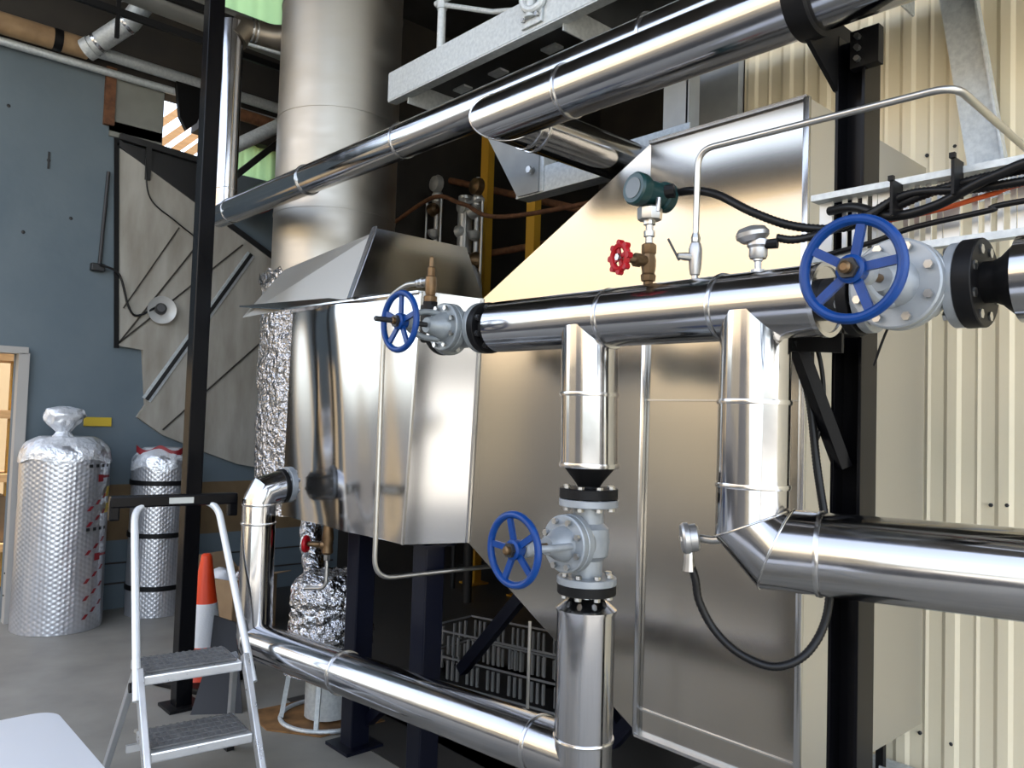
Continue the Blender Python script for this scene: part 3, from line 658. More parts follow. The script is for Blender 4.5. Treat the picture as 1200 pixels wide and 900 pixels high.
MB().lathe([(.01, .0), (.01, .012)], q0+sd*.1, sd, 6).build('wheel_nut', ZINC, hw, smooth=0)
px = thing('pressure_transmitter', 'dark green round-faced transmitter on a steel neck above the header', 'gauge', (-1.415, YH, ZT+.12))
MB().lathe([(.011, .118), (.011, .14), (.016, .142), (.016, .158), (.011, .16), (.011, .175), (.017, .176), (.017, .19)], o, (0, 0, 1), 12).build('neck', STEEL, px)
MB().lathe([(.026, .188), (.034, .19), (.036, .2), (.036, .222), (.03, .228)], o, (0, 0, 1), 8).build('hex_collar', ZINC, px, smooth=25)
hc = o+V((0, 0, .268)); ha = V((-.15, -1, .05)).normalized()
MB().lathe([(.036, -.075), (.043, -.07), (.043, -.045), (.036, -.04), (.036, .025), (.045, .03), (.047, .04), (.047, .06), (.042, .066), (.03, .066)], hc, ha, 32).build('housing', GREENP, px)
MB().lathe([(.03, .064), (.03, .068)], hc, ha, 28).build('dial_glass', GLASSD, px)
MB().lathe([(.018, 0), (.02, .03), (.02, .05)], hc+V((.01, .02, .0)), (1, .45, .12), 10).build('cable_gland', RUBBER, px)
MB().tube([hc+V((.03, .0, -.02)), hc+V((.03, -.005, -.06))], .008, 10).build('drain_plug', ZINC, px)
nv = thing('needle_valve', 'pale needle valve with thin lever feeding the bent steel tube', 'valve', (-1.257, YH, ZT))
o2 = V((-1.257, YH, ZT))
MB().lathe([(.009, -.01), (.009, .012), (.013, .014), (.016, .03), (.018, .06), (.018, .085), (.014, .1), (.009, .104)], o2, (0, 0, 1), 12).build('valve_body', CASTAL, nv)
MB().lathe([(.009, .1), (.012, .104), (.013, .114), (.009, .128)], o2, (0, 0, 1), 6).build('tube_nut', ZINC, nv, smooth=0)
MB().lathe([(.011, 0), (.011, .03), (.008, .052)], o2+V((0, 0, .062)), (-.5, -.86, 0), 10).build('lever_boss', STEEL, nv)
MB().bar(o2+V((-.022, -.042, .05)), o2+V((-.045, -.062, .108)), .009, .005).build('lever', DSTEEL, nv)
it = MB(); it.tube(bend([(-1.257, YH, ZT+.115), (-1.255, YH, 2.345), (-.61, YH, 2.335), (-.59, 2.3, 2.30), (-.59, 3.4, 2.25)], .05), .0085, 14)
tag(it.build('steel_tube', STEEL, None, smooth=60), 'thin steel tube rising from the needle valve and running right past the column', 'tube')
th = thing('probe_head', 'cast aluminium mushroom-shaped probe head standing on the header', 'gauge', (-1.068, YH, ZT))
o3 = V((-1.068, YH, ZT))
MB().lathe([(.018, -.006), (.018, .006), (.009, .008), (.009, .026), (.012, .028), (.012, .036)], o3, (0, 0, 1), 8).build('neck', ZINC, th)
MB().lathe([(.02, .034), (.023, .04), (.023, .06), (.028, .066), (.028, .08)], o3, (0, 0, 1), 24).build('head_body', CASTAL, th)
MB().lathe([(.028, .078), (.041, .09), (.042, .1), (.034, .112), (.014, .118), (0, .118)], o3+V((0, 0, .0)), (-.12, -.1, 1), 24).build('head_cap', CASTAL, th)
MB().lathe([(.012, 0), (.013, .03)], o3+V((.02, .0, .068)), (1, .3, .0), 10).build('cable_gland', RUBBER, th)
t2 = thing('dial_probe', 'round faced aluminium probe head on the elbow of the right pipe', 'gauge', (-1.235, 1.765, 1.3))
o4 = V((-1.24, 1.765, 1.302)); ax = V((-.72, -.68, -.12)).normalized()
MB().lathe([(.03, -.03), (.036, -.024), (.036, -.006), (.041, -.004), (.041, .008), (.036, .014), (0, .016)], o4, ax, 28).build('head_body', CASTAL, t2)
MB().box(o4+ax*.016, (.024, .012, .004), ax=(frame(ax)[0], frame(ax)[1], ax)).build('cap_mark', ZINC, t2, smooth=0)
MB().tube([o4-ax*.02, o4+V((.06, .03, .0)), (-1.12, 1.80, 1.315)], .010, 12).build('probe_stem', ZINC, t2)
MB().lathe([(.012, .05), (.014, .04), (.014, .028), (.017, .0)], o4+V((0.005, .005, -.085)), (0, 0, 1), 10).build('cable_gland', ZINC, t2)
# relief valve and its drain tube
rv = thing('relief_valve', 'upright brass relief valve behind the left blue wheel', 'valve', (-2.455, YH, 2.03))
MB().lathe([(.017, 2.03), (.026, 2.035), (.026, 2.055), (.018, 2.06), (.021, 2.075), (.023, 2.10), (.021, 2.13), (.015, 2.135), (.015, 2.165), (.009, 2.17), (.009, 2.205), (.005, 2.21)], (-2.455, YH, 0), (0, 0, 1), 12).build('valve_body', BRONZE, rv)
MB().lathe([(.014, 0), (.014, .03), (.019, .032), (.019, .045), (.012, .047), (.012, .056), (.016, .058), (.016, .072)], (-2.47, YH, 2.115), (-1, 0, .0), 10).build('outlet_union', ZINC, rv)
rt = MB(); rt.tube(bend([(-2.54, YH, 2.115), (-2.62, YH, 2.12), (-2.77, 1.805, 2.07), (-2.785, 1.81, 1.85), (-2.785, 1.81, .93), (-2.70, 2.7, .935)], .09), .0105, 16)
tag(rt.build('drain_tube', STEEL, None, smooth=60), 'bent steel tube dropping from the brass relief valve in front of the duct', 'tube')

# ------------------------------------------------------------------ left wall things
wp = thing('sheet_panel', 'big dirty white sheet metal panel with diagonal seams on the blue wall', 'panel', (XL, 2.5, 1.1))
poly = [(1.837, 3.66), (1.925, 2.08), (2.117, 2.061), (2.16, 1.62), (2.1, 1.52), (2.3, 1.38), (2.615, 1.25), (2.95, 1.13), (3.35, 1.06), (3.75, 1.15), (3.9, 2.0), (3.9, 2.55), (3.27, 2.95), (2.48, 3.36)]
MB().prism([(XL+.002, y, z) for y, z in poly], (.05, 0, 0)).build('panel_sheet', WHITEP, wp, smooth=0)
def strip(y0, z0_, y1, z1_, w, m=GALV, nm='seam', d=.056): MB().bar((XL+d, y0, z0_), (XL+d, y1, z1_), w, .012, up=(1, 0, 0)).build(nm, m, wp, smooth=0)
for s_ in ((1.93, 2.0+.1, 2.52, 3.0), (1.93, 2.1, 2.9, 3.05), (2.3, 1.42, 3.1, 2.2)): strip(*s_, .012, DARKW)
MB().bar((XL+.06, 1.95, 2.38), (XL+.06, 2.35, 3.1), .01, .006, up=(1, 0, 0)).build('seam', DARKW, wp)
for w_, m_, nm in ((.075, GALV, 'channel_strip'), (.03, DSTEEL, 'channel_groove')): strip(2.16, 1.66, 2.98, 2.98, w_, m_, nm, .056 if w_ > .05 else .064)
strip(1.85, 3.69, 3.3, 2.93, .05, DSTEEL, 'edge_bar'); strip(1.835, 3.72, 1.915, 2.06, .035, BLACKM, 'edge_bar')
sb = thing('steel_sill', 'dark steel frame above the white panel below the bright opening', 'frame', (XL, 2.2, 3.7))
MB().bar((XL+.05, 1.86, 3.74), (XL+.05, 2.62, 3.69), .05, .06, up=(1, 0, 0)).build('sill_bar', DSTEEL, sb, smooth=0)
MB().bar((XL+.05, 2.08, 3.44), (XL+.05, 2.08, 3.72), .04, .05, up=(1, 0, 0)).build('sill_post', DSTEEL, sb, smooth=0)
MB().prism([(XL+.012, 1.88, 3.7), (XL+.012, 2.62, 3.68), (XL+.012, 2.62, 3.32), (XL+.012, 2.5, 3.36)], (.02, 0, 0)).build('grey_board', DSTEEL, sb, smooth=0)
lampd = thing('round_lamp', 'round reflector lamp fixed on the dirty white panel', 'lamp', (XL+.06, 2.24, 2.4))
MB().lathe([(.02, 0), (.05, .02), (.11, .06), (.112, .064), (.05, .03), (0, .03)], (XL+.05, 2.235, 2.40), (1, -.1, -.1), 32).build('reflector', mat('lamp_enamel', (.6, .6, .58), .35, .2), lampd)
MB().lathe([(.045, .02), (.045, .09), (.03, .12)], (XL+.06, 2.235, 2.40), (1, -.3, 0), 20).build('lamp_body', DSTEEL, lampd)
cable('black cable drooping to the round lamp on the white panel', [(XL+.07, 1.76, 2.70), (XL+.08, 1.9, 2.64), (XL+.08, 1.98, 2.40), (XL+.08, 2.05, 2.33), (XL+.09, 2.2, 2.42)], .009)
cable('thin dark wire hanging near the top of the white panel', [(XL+.08, 2.05, 3.62), (XL+.08, 2.1, 3.3), (XL+.08, 2.3, 3.15), (XL+.08, 2.55, 3.0)], .006)
cd = thing('wall_conduit', 'thin dark conduit with junction box on the blue wall beside the white panel', 'conduit', (XL, 1.74, 2.7))
MB().tube([(XL+.02, 1.80, 3.45), (XL+.02, 1.77, 2.7)], .014, 10).build('conduit_tube', DSTEEL, cd); MB().box((XL+.03, 1.755, 2.68), (.06, .1, .06)).build('junction_box', DSTEEL, cd, smooth=0, bev=.01)
ru = MB(); ru.box((XL+.02, 1.78, 4.05), (.04, .075, .46)); tag(ru.build('rusty_bracket', RUST, None, smooth=0), 'rusty brown upright strip high on the blue wall', 'bracket')
# high pipes
b1 = thing('beige_pipe', 'beige painted pipe along the top of the blue wall', 'pipe', (XL+.1, 1, 4.3))
MB().tube([(XL+.12, -.1, 4.33), (XL+.12, 1.58, 4.33)], .078, 32).build('pipe_run', BEIGEP, b1)
MB().lathe([(.08, -.03), (.082, -.03), (.082, .03), (.08, .03)], (XL+.12, 1.37, 4.33), (0, 1, .0), 32).build('pipe_patch', BLACKM, b1)
b2_ = thing('galvanised_pipe', 'galvanised pipe under the roof running right from the beige pipe', 'pipe', (XL+.1, 2, 4.25))
MB().tube([(XL+.06, -.1, 4.222), (XL+.06, 3.3, 4.222)], .03, 20).build('thin_pipe', GALV, b2_); MB().tube([(XL+.13, 1.6, 4.33), (XL+.13, 3.6, 4.31)], .045, 24).build('thick_pipe', GALV, b2_)
dp = thing('downpipe', 'jointed shiny downpipe elbow at the top left under the roof', 'pipe', (XL+.4, 1.7, 4.6))
MB().tube([(XL+.22, 1.57, 4.30), (XL+.45, 1.78, 4.50), (XL+.52, 1.84, 4.62), (XL+.53, 1.86, 5.69)], .075, 32).build('pipe_run', GALV, dp)
for p, d in (((XL+.27, 1.615, 4.345), (.23, .21, .2)), ((XL+.43, 1.765, 4.485), (.23, .21, .2)), ((XL+.525, 1.845, 4.66), (.05, .05, 1))): band(p, d, .077, dp, .025)
MB().tube([(XL+.20, 1.55, 4.285), (XL+.24, 1.585, 4.315)], .083, 32).build('pipe_collar', GALV, dp)
rb = thing('roof_rafter', 'black roof rafter crossing the top left corner', 'beam', (XL+.8, 2, 4.8))
MB().bar((-5.6, -1.0, 4.22), (-5.6, 3.6, 4.175), .03, .045).build('rafter_bar', BLACKM, rb, smooth=0)
MB().bar((-5.6, 1.75, 4.42), (-5.6, 3.6, 4.40), .04, .05).build('rafter_bar', BLACKM, rb, smooth=0)
MB().bar((-5.6, 1.49, 4.02), (-5.6, 1.49, 5.69), .025, .025).build('hanger', BLACKM, rb, smooth=0)
gd = thing('roof_duct', 'dull grey round duct under the roof left of the black post', 'duct', (-5.8, 2.2, 4.9))
MB().tube([(-5.75, .2, 4.5), (-5.75, 3.4, 4.42)], .11, 32).build('duct_run', mat('dull_zinc', (.30, .30, .28), .5, .7), gd)
band((-5.75, 1.55, 4.467), (0, 1, -.02), .112, gd, .03)
MB().tube([(-5.75, 2.9, 4.5), (-5.75, 2.9, 5.69)], .01, 10).build('hanger_rod', DSTEEL, gd)
fp = thing('flue_elbow', 'tarnished pipe elbow between black post and stack near the roof', 'pipe', (-5.9, 3.2, 4.3))
MB().tube([(-5.34, 2.17, 4.16), (-5.34, 2.22, 4.245), (-5.34, 2.32, 4.25), (-5.30, 2.44, 4.25), (-5.22, 2.53, 4.25)], .088, 32).build('pipe_run', mat('tarnished_steel', (.22, .19, .15), .4, .9), fp)
band((-5.34, 2.27, 4.248), (0, 1, 0), .09, fp, .015); band((-5.34, 2.30, 4.248), (0, 1, 0), .09, fp, .015)
MB().tube([(-5.30, 2.25, 4.14), (-5.27, 2.48, 4.14)], .012, 12).build('side_rod', GALV, fp)
lo = thing('slanted_pipe', 'dull silver pipe slanting up to the stack behind the thin riser', 'pipe', (-6, 3, 3.6))
MB().tube([(-6.3, 2.45, 3.63), (-6.1, 3.7, 4.55)], .055, 24).build('pipe_run', GALV, lo)
MB().tube([(-6.45, 2.5, 4.08), (-6.4, 4.0, 4.03)], .05, 20).build('pipe_run', RUST, lo)
MB().tube([(-6.1, 3.3, 4.25), (-6.1, 3.3, 5.69)], .01, 10).build('hanger_rod', DSTEEL, lo)
bb = thing('dark_strut', 'dark diagonal strut left of the stack before the green sheet', 'brace', (-6.3, 3.1, 3.4))
MB().bar((-6.4, 2.55, 3.42), (-6.4, 3.06, 3.95), .05, .05).build('strut_bar', DSTEEL, bb, smooth=0)
oc = MB()
for k in range(5): oc.torus((-6.66+.05*k, 2.95+.02*k, 3.42+.02*k), (.5, -.5, .8), .19-.01*k, .022, 28, 8)
tag(oc.build('orange_hose', mat('orange_red_hose', (.32, .05, .02), .5), None), 'coil of orange-red hose hanging beside the stack', 'hose')
# bright opening: timber outside
for i, (z, x) in enumerate(((4.12, -8.2), (4.29, -8.25), (4.50, -8.3), (3.98, -8.1))):
    m = MB(); m.bar((x, 1.6, z-1.12), (x, 3.6, z+.92), .08, .07)
    for y in (1.75, 3.45): m.box((x, y, (z+1.02*(y-2.7))/2), (.07, .07, z+1.02*(y-2.7)))
    tag(m.build('timber_beam', WOOD, None, smooth=0), ('lowest', 'second', 'third', 'topmost')[(1, 2, 3, 0)[i]] + ' timber beam seen through the bright opening left of the post', 'timber', 'timbers beyond the opening')
hg = MB(); hg.prism([(XL+.1, 2.24, 4.28), (XL+.1, 2.52, 4.28), (XL+.1, 2.42, 3.98), (XL+.1, 2.34, 3.9), (XL+.1, 2.28, 4.0)], (.05, 0, 0)); tag(hg.build('dark_cloth', BLACKM, None, smooth=0), 'black rag hanging in the bright opening', 'cloth')
# door frame and racking beyond
f = MB(); f.box((XL+.01, 1.29, .985), (.09, .07, 1.97)); f.box((XL+.01, .84, 1.99), (.09, .95, .05)); struct(f, 'door_1', mat('door_frame_grey', (.40, .38, .35), .6), 'weathered pale door frame at the far left', parent=None)
rk = thing('storage_rack', 'yellow and timber storage rack seen through the far left doorway', 'rack', (-8.3, 1.0, 0))
for y in (.55, 1.05, 1.5):
    MB().box((-8.2, y, 1.2), (.08, .06, 2.4)).build('rack_post', YELLOW, rk, smooth=0)
for z in (.35, .95, 1.5, 2.0): MB().box((-8.3, 1.0, z), (.5, 1.2, .07)).build('rack_shelf', WOOD, rk, smooth=0)
for i, (y, z, h) in enumerate(((.8, .385, .3), (1.25, .985, .25), (1.1, 1.535, .2), (1.35, .385, .4))):
    m = MB(); m.box((-8.3, y, z+h/2), (.3, .28, h)); tag(m.build('storage_box', CARD if i % 2 else DSTEEL, None, smooth=0, bev=.008), ('dark crate on the lowest rack shelf beyond the doorway', 'cardboard box on the middle rack shelf beyond the doorway', 'dark crate on the upper rack shelf beyond the doorway', 'cardboard box on the lowest rack shelf beyond the doorway')[i], 'box')
f = MB(); f.box((-9.6, .8, 1.5), (.1, 6, 3)); struct(f, 'wall_yard', mat('yard_wall', (.55, .42, .25), .8), 'pale wall of the yard beyond the doorway')
# nails and stains on the blue wall
for i, (y, z) in enumerate(((1.106, 3.783), (1.384, 3.444), (1.556, 3.033), (1.245, 2.87))):
    m = MB(); m.lathe([(.006, 0), (.014, .003), (.006, .006), (0, .007)], (XL, y, z), (1, 0, 0), 8)
    if i == 1: m.box((XL+.004, y, z), (.008, .014, .13))
    tag(m.build('wall_fixing', DSTEEL, None), ('small dark hole highest on the blue wall', 'dark ragged gouge high on the blue wall', 'dark fixing on the blue wall beside the conduit', 'dark nail on the blue wall above the doorway')[i], 'fixing')

# ------------------------------------------------------------------ insulation rolls
def roll(label, x, y, R, H, top, marks):
    t = thing('insulation_roll', label, 'roll', (x, y, 0), 'insulation rolls by the blue wall')
    def rf(u, v):
        a = 2*pi*u; z = H*v
        k = 1 if v < .94 else sqrt(max(0, 1-((v-.94)/.06)**2))*.35+.65
        rr = R*k*(1+.025*mnoise.noise(V((cos(a)*2.5, sin(a)*2.5, z*2.2)))+.012*mnoise.noise(V((cos(a)*9, sin(a)*9, z*6))))
        return (x+rr*cos(a), y+rr*sin(a), z+.002)
    m = MB(); m.grid(rf, 72, 60); m.poly([rf(k/40, 1) for k in range(40)]); m.build('bubble_foil', BUBBLE, t, smooth=60)
    def wf(u, v):
        a = 2*pi*u; z = H*(.90+.13*v) + .02*sin(a*5)*(1-v)
        rr = R*(1.03-(.42*v**3))*(1+.05*mnoise.noise(V((cos(a)*5, sin(a)*5, z*14))))
        return (x+rr*cos(a), y+rr*sin(a), z)
    m = MB(); m.grid(wf, 72, 16); m.poly([wf(k/40, 1) for k in range(40)]); m.build('plastic_wrap', PLASTIC, t, smooth=60)
    if top:
        m = MB(); c = V((x+.02, y-.03, H*1.03))
        def tf(u, v):
            a = 2*pi*u; prof = [(.10, -.03), (.04, .03), (.10, .09), (.135, .15), (.11, .2), (.03, .22)]
            k = v*5; i = min(int(k), 4); s = k-i
            r = prof[i][0]*(1-s)+prof[i+1][0]*s; z = prof[i][1]*(1-s)+prof[i+1][1]*s
            r *= 1+.3*mnoise.noise(V((cos(a)*3, sin(a)*3, z*16)))
            return c+V((r*cos(a)*.7, r*sin(a), z))
        m.grid(tf, 40, 24); m.build('twisted_top', PLASTIC, t, smooth=60)
    return t
def patch(t, x, y, R, a0, z0_, w, h, tilt, m_, nm='printed_mark'):
    """small printed mark lying on the roll's side"""
    m = MB(); n = 6
    def pf_(u, v):
        dy = (v-.5)*h; da = ((u-.5)*w + dy*tilt)/R
        return (x+(R+.014)*cos(a0+da), y+(R+.014)*sin(a0+da), z0_+dy)
    m.grid(pf_, n, 2); m.build(nm, m_, t)
r1 = roll('large plastic-wrapped silver insulation roll with twisted top by the doorway', -6.50, 1.54, .29, 1.33, True, True)
cam_a = math.atan2(-1.54, 6.5)
aR = cam_a+radians(52)
for z0_, kind in ((1.17, 'k'), (1.08, 'r'), (.98, 'y'), (.93, 'r2'), (.82, 'r2'), (.72, 'k'), (.62, 'r2'), (.52, 'r'), (.42, 'r2'), (.30, 'r2'), (.17, 'r2'), (.86, 'y')):
    if kind == 'k':
        for d in (-.10, -.05, 0, .05): patch(r1, -6.5, 1.54, .29, aR+d/.29*1.0, z0_, .026, .022, 0, BLKMARK)
    elif kind == 'r': patch(r1, -6.5, 1.54, .29, aR-.05, z0_, .05, .05, 0, REDMARK); patch(r1, -6.5, 1.54, .29, aR+.15, z0_+.01, .09, .018, 0, REDMARK)
    elif kind == 'y': patch(r1, -6.5, 1.54, .29, aR+.25, z0_, .05, .07, .3, YELMARK)
    else:
        for d in (-.09, -.03, .03): patch(r1, -6.5, 1.54, .29, aR+d/.29, z0_+d*.7, .026, .032, .8, REDMARK)
r2 = roll('narrower silver insulation roll with black straps behind the stepladder', -6.53, 2.23, .215, 1.25, False, False)
for z in (1.02, .62, .22): MB().lathe([(.216, -.018), (.226, -.018), (.226, .018), (.216, .018)], (-6.53, 2.23, z), (0, 0, 1), 40).build('black_strap', BLACKM, r2)
m = MB(); m.grid(lambda u, v: (-6.53+(.17+.03*sin(9*u))*cos(-1.9+2.6*u), 2.23+(.17+.03*sin(9*u))*sin(-1.9+2.6*u), 1.24+.05*v+.02*sin(14*u)), 24, 3); m.build('red_wrap_edge', REDMARK, r2)
yt = MB(); yt.box((XL+.012, 1.82, 1.475), (.012, .2, .07)); tag(yt.build('yellow_tape', YELMARK, None, smooth=0, bev=.003), 'yellow strip on the blue wall behind the large roll', 'tape')

# ------------------------------------------------------------------ cone, boxes, offcut
cn = thing('traffic_cone', 'orange traffic cone with white sleeve behind the black post', 'cone', (-4.69, 1.86, 0))
cx, cy = -4.73, 1.90
MB().box((cx, cy, .02), (.4, .4, .035), rot=.4).build('cone_base', BLACKM, cn, smooth=0, bev=.012)
MB().lathe([(.15, .035), (.135, .06), (.115, .17), (.1, .25)], (cx, cy, 0), (0, 0, 1), 32).build('cone_body', ORANGE, cn)
MB().lathe([(.1085, .22), (.0735, .46)], (cx, cy, 0), (0, 0, 1), 32).build('white_sleeve', CONEW, cn)
MB().lathe([(.071, .46), (.03, .735), (.02, .745), (0, .745)], (cx, cy, 0), (0, 0, 1), 32).build('cone_tip', ORANGE, cn)
bx = thing('cardboard_box', 'open cardboard box of scraps between the cone and the riser pipe', 'box', (-5.75, 2.52, 0))
m = MB(); R_ = .35; cxb, cyb = -5.72, 2.52
for s_ in (-1, 1):
    m.box((cxb+s_*.2*cos(R_), cyb+s_*.2*sin(R_), .2), (.008, .42, .4), rot=R_); m.box((cxb-s_*.21*sin(R_), cyb+s_*.21*cos(R_), .2), (.4, .008, .4), rot=R_)
m.box((cxb, cyb, .012), (.4, .42, .01), rot=R_); m.build('box_walls', CARD, bx, smooth=0)
for s_, tl in ((-1, .5), (1, -.2)):
    c = V((cxb+s_*.2*cos(R_), cyb+s_*.2*sin(R_), .4)); d = V((s_*cos(R_), s_*sin(R_), .9 if s_ < 0 else .2)).normalized(); tg = V((-sin(R_), cos(R_), 0))
    MB().prism([c-tg*.2, c+tg*.2, c+tg*.19+d*.16, c-tg*.19+d*.16], (0, 0, .006)).build('box_flap', CARD, bx, smooth=0)
for i, (dx, dy, m_, lb) in enumerate(((-.05, -.08, TABLEM, 'crumpled white paper on top of the cardboard box'), (.08, .06, FOIL, 'crumpled foil scrap on top of the cardboard box'), (.02, .12, DSTEEL, 'dark scrap lump on top of the cardboard box'))):
    m = MB(); bmesh.ops.create_icosphere(m.bm, subdivisions=3, radius=.1)
    for v in m.bm.verts:
        v.co = V((v.co.x, v.co.y, v.co.z*.8))*(1+.35*mnoise.noise(v.co*14+V((i*5, 0, 0))))+V((cxb+dx, cyb+dy, .36))
    tag(m.build('scrap', m_, None, smooth=25), lb, 'scrap')
of = MB(); of.prism([(-4.238, 1.655, 0), (-4.376, 1.80, .264), (-4.487, 1.86, .432), (-4.396, 1.95, .40), (-4.095, 1.875, 0)], (-.008, .005, .003)); tag(of.build('metal_offcut', DSTEEL, None, smooth=0), 'dark sheet metal offcut leaning behind the stepladder', 'sheet')
for i, (x, y, lb, sc) in enumerate(((-3.95, 1.52, 'small plastic cup lying on the floor behind the lower step', .03), (-4.15, 1.38, 'pebble of rubble on the floor by the post', .025), (-4.0, 1.68, 'scrap of metal strip on the floor behind the steps', .02))):
    m = MB()
    if i == 0: m.lathe([(.02, 0), (.03, .07), (.028, .07), (.018, .004)], (x, y, 0), (0, 0, 1), 16)
    else: m.box((x, y, .012), (.16 if i == 2 else .05, .04, .02), rot=.7*i)
    tag(m.build('floor_debris', (TABLEM, CONC, RUST)[i], None, bev=0 if i == 0 else .004), lb, 'debris')

# ------------------------------------------------------------------ step ladder
sl_ = thing('step_ladder', 'aluminium two-step folding stepladder with black top handle in the left foreground', 'ladder', (-3.2, 1.3, 0))
O = V((-3.10, 1.075, 0)); tl = V((.11, .994, 0)).normalized(); nl = V((.994, -.11, 0)).normalized(); Wd = .47
def LP(w, z, back=0.): return O+tl*w-nl*(.70*z+back)+V((0, 0, z))
def hoop():
    w0, w1 = 0.0, Wd
    return bend([LP(w0, .42), LP(w0+.055, 1.16), LP(w1-.045, 1.16), LP(w1, .42)], .10, 10)
MB().tube(hoop(), .0165, 16).build('hoop_rail', mat('white_rail', (.80, .82, .83), .35, .2), sl_, smooth=60)
for w, nm in ((.018, 'leg'), (Wd-.018, 'leg')):
    l = MB().bar(LP(w, .52, .01), LP(w, .02, .01), .026, .05, up=nl).build(nm, ALUF, sl_, smooth=0, bev=.004)
    MB().box(LP(w, .014, .01), (.06, .035, .028)).build('rubber_foot', RUBBER, l, smooth=0)
for w, dw in ((.03, -.07), (Wd-.03, .05)):
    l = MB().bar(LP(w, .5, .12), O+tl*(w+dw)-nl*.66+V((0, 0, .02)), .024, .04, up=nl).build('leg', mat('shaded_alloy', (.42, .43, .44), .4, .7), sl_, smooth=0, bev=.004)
    MB().box(O+tl*(w+dw)-nl*.66+V((0, 0, .014)), (.045, .035, .028)).build('rubber_foot', RUBBER, l, smooth=0)
MB().bar(O+tl*.03-nl*.6+V((0, 0, .12)), O+tl*(Wd-.03)-nl*.6+V((0, 0, .12)), .02, .03).build('rear_rail', ALUF, sl_, smooth=0)
for z in (.25, .5):
    fc = LP(Wd/2, z); dep = .27; wt = .40
    tr_ = MB(); tr_.box(fc-nl*(dep/2)+V((0, 0, -.022)), (dep, wt, .04), ax=(nl, tl, V((0, 0, 1)))); tp_ = tr_.build('step', ALUF, sl_, smooth=0, bev=.006)
    pad = MB(); pad.box(fc-nl*(dep/2+.012), (dep-.05, wt-.02, .006), ax=(nl, tl, V((0, 0, 1))))
    for i in range(14): pad.box(fc-nl*(dep/2+.012)+tl*(wt*(i-6.5)/14.6)+V((0, 0, .004)), (dep-.055, .011, .006), ax=(nl, tl, V((0, 0, 1))))
    for i in range(5): pad.box(fc-nl*(.035+.05*i)+V((0, 0, .005)), (.008, wt-.03, .007), ax=(nl, tl, V((0, 0, 1))))
    pad.build('tread_pad', TREAD, tp_, smooth=0)
for w in (0, Wd):
    MB().lathe([(.02, -.02), (.02, .02)], LP(w, .46, .03), tl, 16).build('hinge_knob', BLACKM, sl_)
m = MB(); hc_ = LP(Wd/2, 1.165, -.005)
m.box(hc_+V((0, 0, .0)), (.05, Wd+.1, .055), ax=(nl, tl, V((0, 0, 1))))
for s_ in (-1, 1): m.box(hc_+tl*(s_*(Wd/2+.03))-V((0, 0, .035)), (.045, .045, .10), ax=(nl, tl, V((0, 0, 1))))
m.build('top_handle', BLACK, sl_, smooth=0, bev=.008)
MB().box(hc_+nl*.0265+tl*.02, (.004, .11, .028), ax=(nl, tl, V((0, 0, 1)))).build('handle_label', mat('pale_label', (.55, .56, .52), .5), sl_, smooth=0)

# ------------------------------------------------------------------ white table corner
tb = thing('folding_table', 'white plastic folding table corner in the bottom left foreground', 'table', (-1.6, .2, 0))
def rrect(x0, y0, x1, y1, r, z):
    out = []
    for cx_, cy_, a0 in ((x1-r, y1-r, 0), (x0+r, y1-r, 90), (x0+r, y0+r, 180), (x1-r, y0+r, 270)):
        for k in range(9):
            a = radians(a0+90*k/8); out.append((cx_+r*cos(a), cy_+r*sin(a), z))
    return out
m = MB(); m.prism(rrect(-2.52, -.16, -.72, .605, .06, .71), (0, 0, .04)); m.build('tabletop', TABLEM, tb, smooth=35, bev=.006)
for x, y in ((-2.3, -.05), (-2.3, .48), (-.95, -.05), (-.95, .48)): MB().tube([(x, y, 0), (x, y, .71)], .014, 16).build('leg', LTGREY, tb)
for x in (-2.3, -.95): MB().tube([(x, -.05, .25), (x, .48, .25)], .01, 12).build('stretcher', LTGREY, tb)

# ------------------------------------------------------------------ cream wall details
for i, (x, z) in enumerate(((-1.31, 2.776), (-1.2, 2.79), (-1.318, .354), (-1.198, .347), (-1.06, 1.318), (-1.003, 1.323))):
    m = MB(); m.lathe([(.008, 0), (.008, .008), (.004, .01)], (x, YW-.003, z), (0, -1, 0), 6)
    tag(m.build('wall_screw', DSTEEL, None, smooth=0), ('left screw on the cream wall above the tray', 'right screw on the cream wall above the tray', 'left screw low on the cream wall', 'right screw low on the cream wall', 'left of the paired screws on the cream wall above the right pipe', 'right of the paired screws on the cream wall above the right pipe')[i], 'screw')
lt = thing('floor_tray', 'dark perforated tray along the foot of the cream wall beside the column', 'tray', (-1.2, 3.4, .2))
m = MB(); m.box((-.7, 3.42, .21), (1.6, .2, .012))
for i in range(20): m.box((-1.45+.08*i, 3.31, .235), (.03, .01, .05))
m.build('tray_bed', GALV, lt, smooth=0)
for x in (-1.4, -.2): MB().box((x, 3.43, .1), (.05, .14, .2)).build('tray_foot', DSTEEL, lt, smooth=0)
MB().box((-1.40, 3.36, .29), (.03, .03, .16)).build('post_stub', BLACKM, lt, smooth=0)

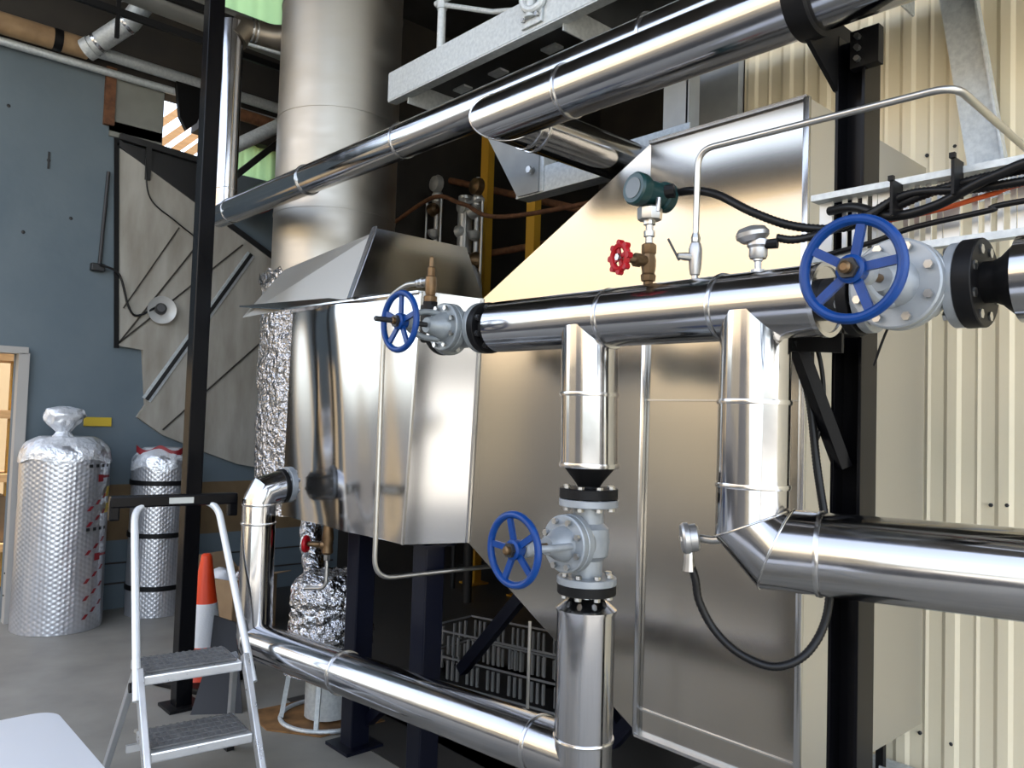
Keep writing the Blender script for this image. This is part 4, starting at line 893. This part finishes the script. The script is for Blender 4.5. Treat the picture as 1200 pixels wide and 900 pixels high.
# ------------------------------------------------------------------ boiler room machinery beyond
for i, (x, y, z0_, z1_) in enumerate(((-5.95, 5.0, 0, 4.6), (-5.27, 5.0, 0, 4.6))):
    m = MB(); m.box((x, y, (z0_+z1_)/2), (.11, .08, z1_-z0_)); m.box((x, y, .01), (.2, .2, .02)); tag(m.build('yellow_post', YELLOW, None, smooth=0), ('yellow upright post in the dark boiler room, nearer the stack', 'yellow upright post in the dark boiler room, beside the tapered duct')[i], 'post')
PALE = mat('pale_fittings', (.45, .45, .43), .4, .5)
for i, (x, zt, zb_, lb) in enumerate(((-6.35, 4.0, 2.55, 'pale water gauge column nearest the stack in the dark boiler room'), (-5.9, 3.7, 2.3, 'pale thick pipe between the gauge columns in the boiler room'), (-5.72, 3.85, 2.5, 'pale valve column left of the first yellow post'))):
    t = thing('gauge_column', lb, 'gauge', (x, 4.7, zb_), 'fittings in the boiler room')
    MB().lathe([(.03, zb_), (.03, zb_+.2), (.05, zb_+.22), (.05, zb_+.3), (.028, zb_+.33), (.028, zt-.3), (.055, zt-.27), (.06, zt-.2), (.03, zt-.15), (.02, zt)] if i != 1 else [(.07, zb_), (.07, zb_+.5), (.1, zb_+.52), (.1, zb_+.56), (.07, zb_+.58), (.07, zt)], (x, 4.7, 0), (0, 0, 1), 16).build('column_body', PALE, t)
    if i != 1:
        for d in (-.12, .12): MB().tube([(x+d, 4.66, zb_+.25), (x+d, 4.66, zt-.25)], .012, 10).build('side_rod', PALE, t)
        for z in (zb_+.26, zt-.24): MB().bar((x-.13, 4.66, z), (x+.13, 4.66, z), .03, .03).build('yoke_bar', PALE, t)
    for k in range(6):
        z = zb_+.1+(zt-zb_-.2)*k/5; MB().lathe([(.02, -.05), (.05+.02*(k % 3), -.03), (.055+.02*(k % 2), .03), (.02, .05)], (x+.02*(k % 2), 4.66, z), ((0, 0, 1), (1, 0, .2), (0, -1, 0))[k % 3], 14).build('fitting', (PALE, BRONZE, PALE)[(k+i) % 3], t)
    MB().tube([(x, 4.7, zb_+.05), (x, 4.7, 0)], .025, 12).build('drain_leg', DSTEEL, t)
for i, (a, b2) in enumerate((((-6.8, 5.2, 4.15), (-2.21, 5.2, 2.6)), ((-6.8, 5.1, 3.25), (-2.21, 5.1, 3.15)))):
    m = MB(); m.tube([a, b2], .035, 16); tag(m.build('rusty_pipe', RUST, None), ('rusty red pipe sloping down through the boiler room', 'rusty level pipe low in the boiler room')[i], 'pipe')
hv = thing('pump_valve', 'pale curved fitting low between the yellow posts', 'fitting', (-5.5, 4.6, 2.6))
MB().tube(spline([(-5.62, 4.45, 2.75), (-5.55, 4.45, 2.92), (-5.42, 4.45, 2.85), (-5.38, 4.45, 2.6)]), .05, 16).build('bent_body', PALE, hv); MB().lathe([(.1, 2.58), (.1, 2.62)], (-5.38, 4.45, 0), (0, 0, 1), 20).build('foot_flange', PALE, hv); MB().tube([(-5.38, 4.45, 2.6), (-5.38, 4.45, 0)], .04, 12).build('drain_leg', DSTEEL, hv)

cable('brown hose drooping across the dark boiler room between stack and yellow post', [(-6.85, 4.5, 3.55), (-6.3, 4.5, 3.68), (-5.95, 4.45, 3.66), (-5.6, 4.45, 3.52), (-4.9, 4.45, 3.3), (-2.25, 4.4, 3.2)], .02, RUST, 'brown_hose', cat='hose')

GROUPS = {'wall_screw': 'screws in the cream wall', 'wall_fixing': 'old fixings on the blue wall', 'scrap': 'scraps in the cardboard box', 'yellow_post': 'yellow posts in the boiler room',
          'cable_tie': 'ties on the tray cables', 'storage_box': 'boxes on the storage rack', 'flexible_conduit': 'black flexible conduits to the tray'}
for o in COL.objects:
    k = o.name.split('.')[0]
    if o.parent is None and k in GROUPS and 'group' not in o: o['group'] = GROUPS[k]
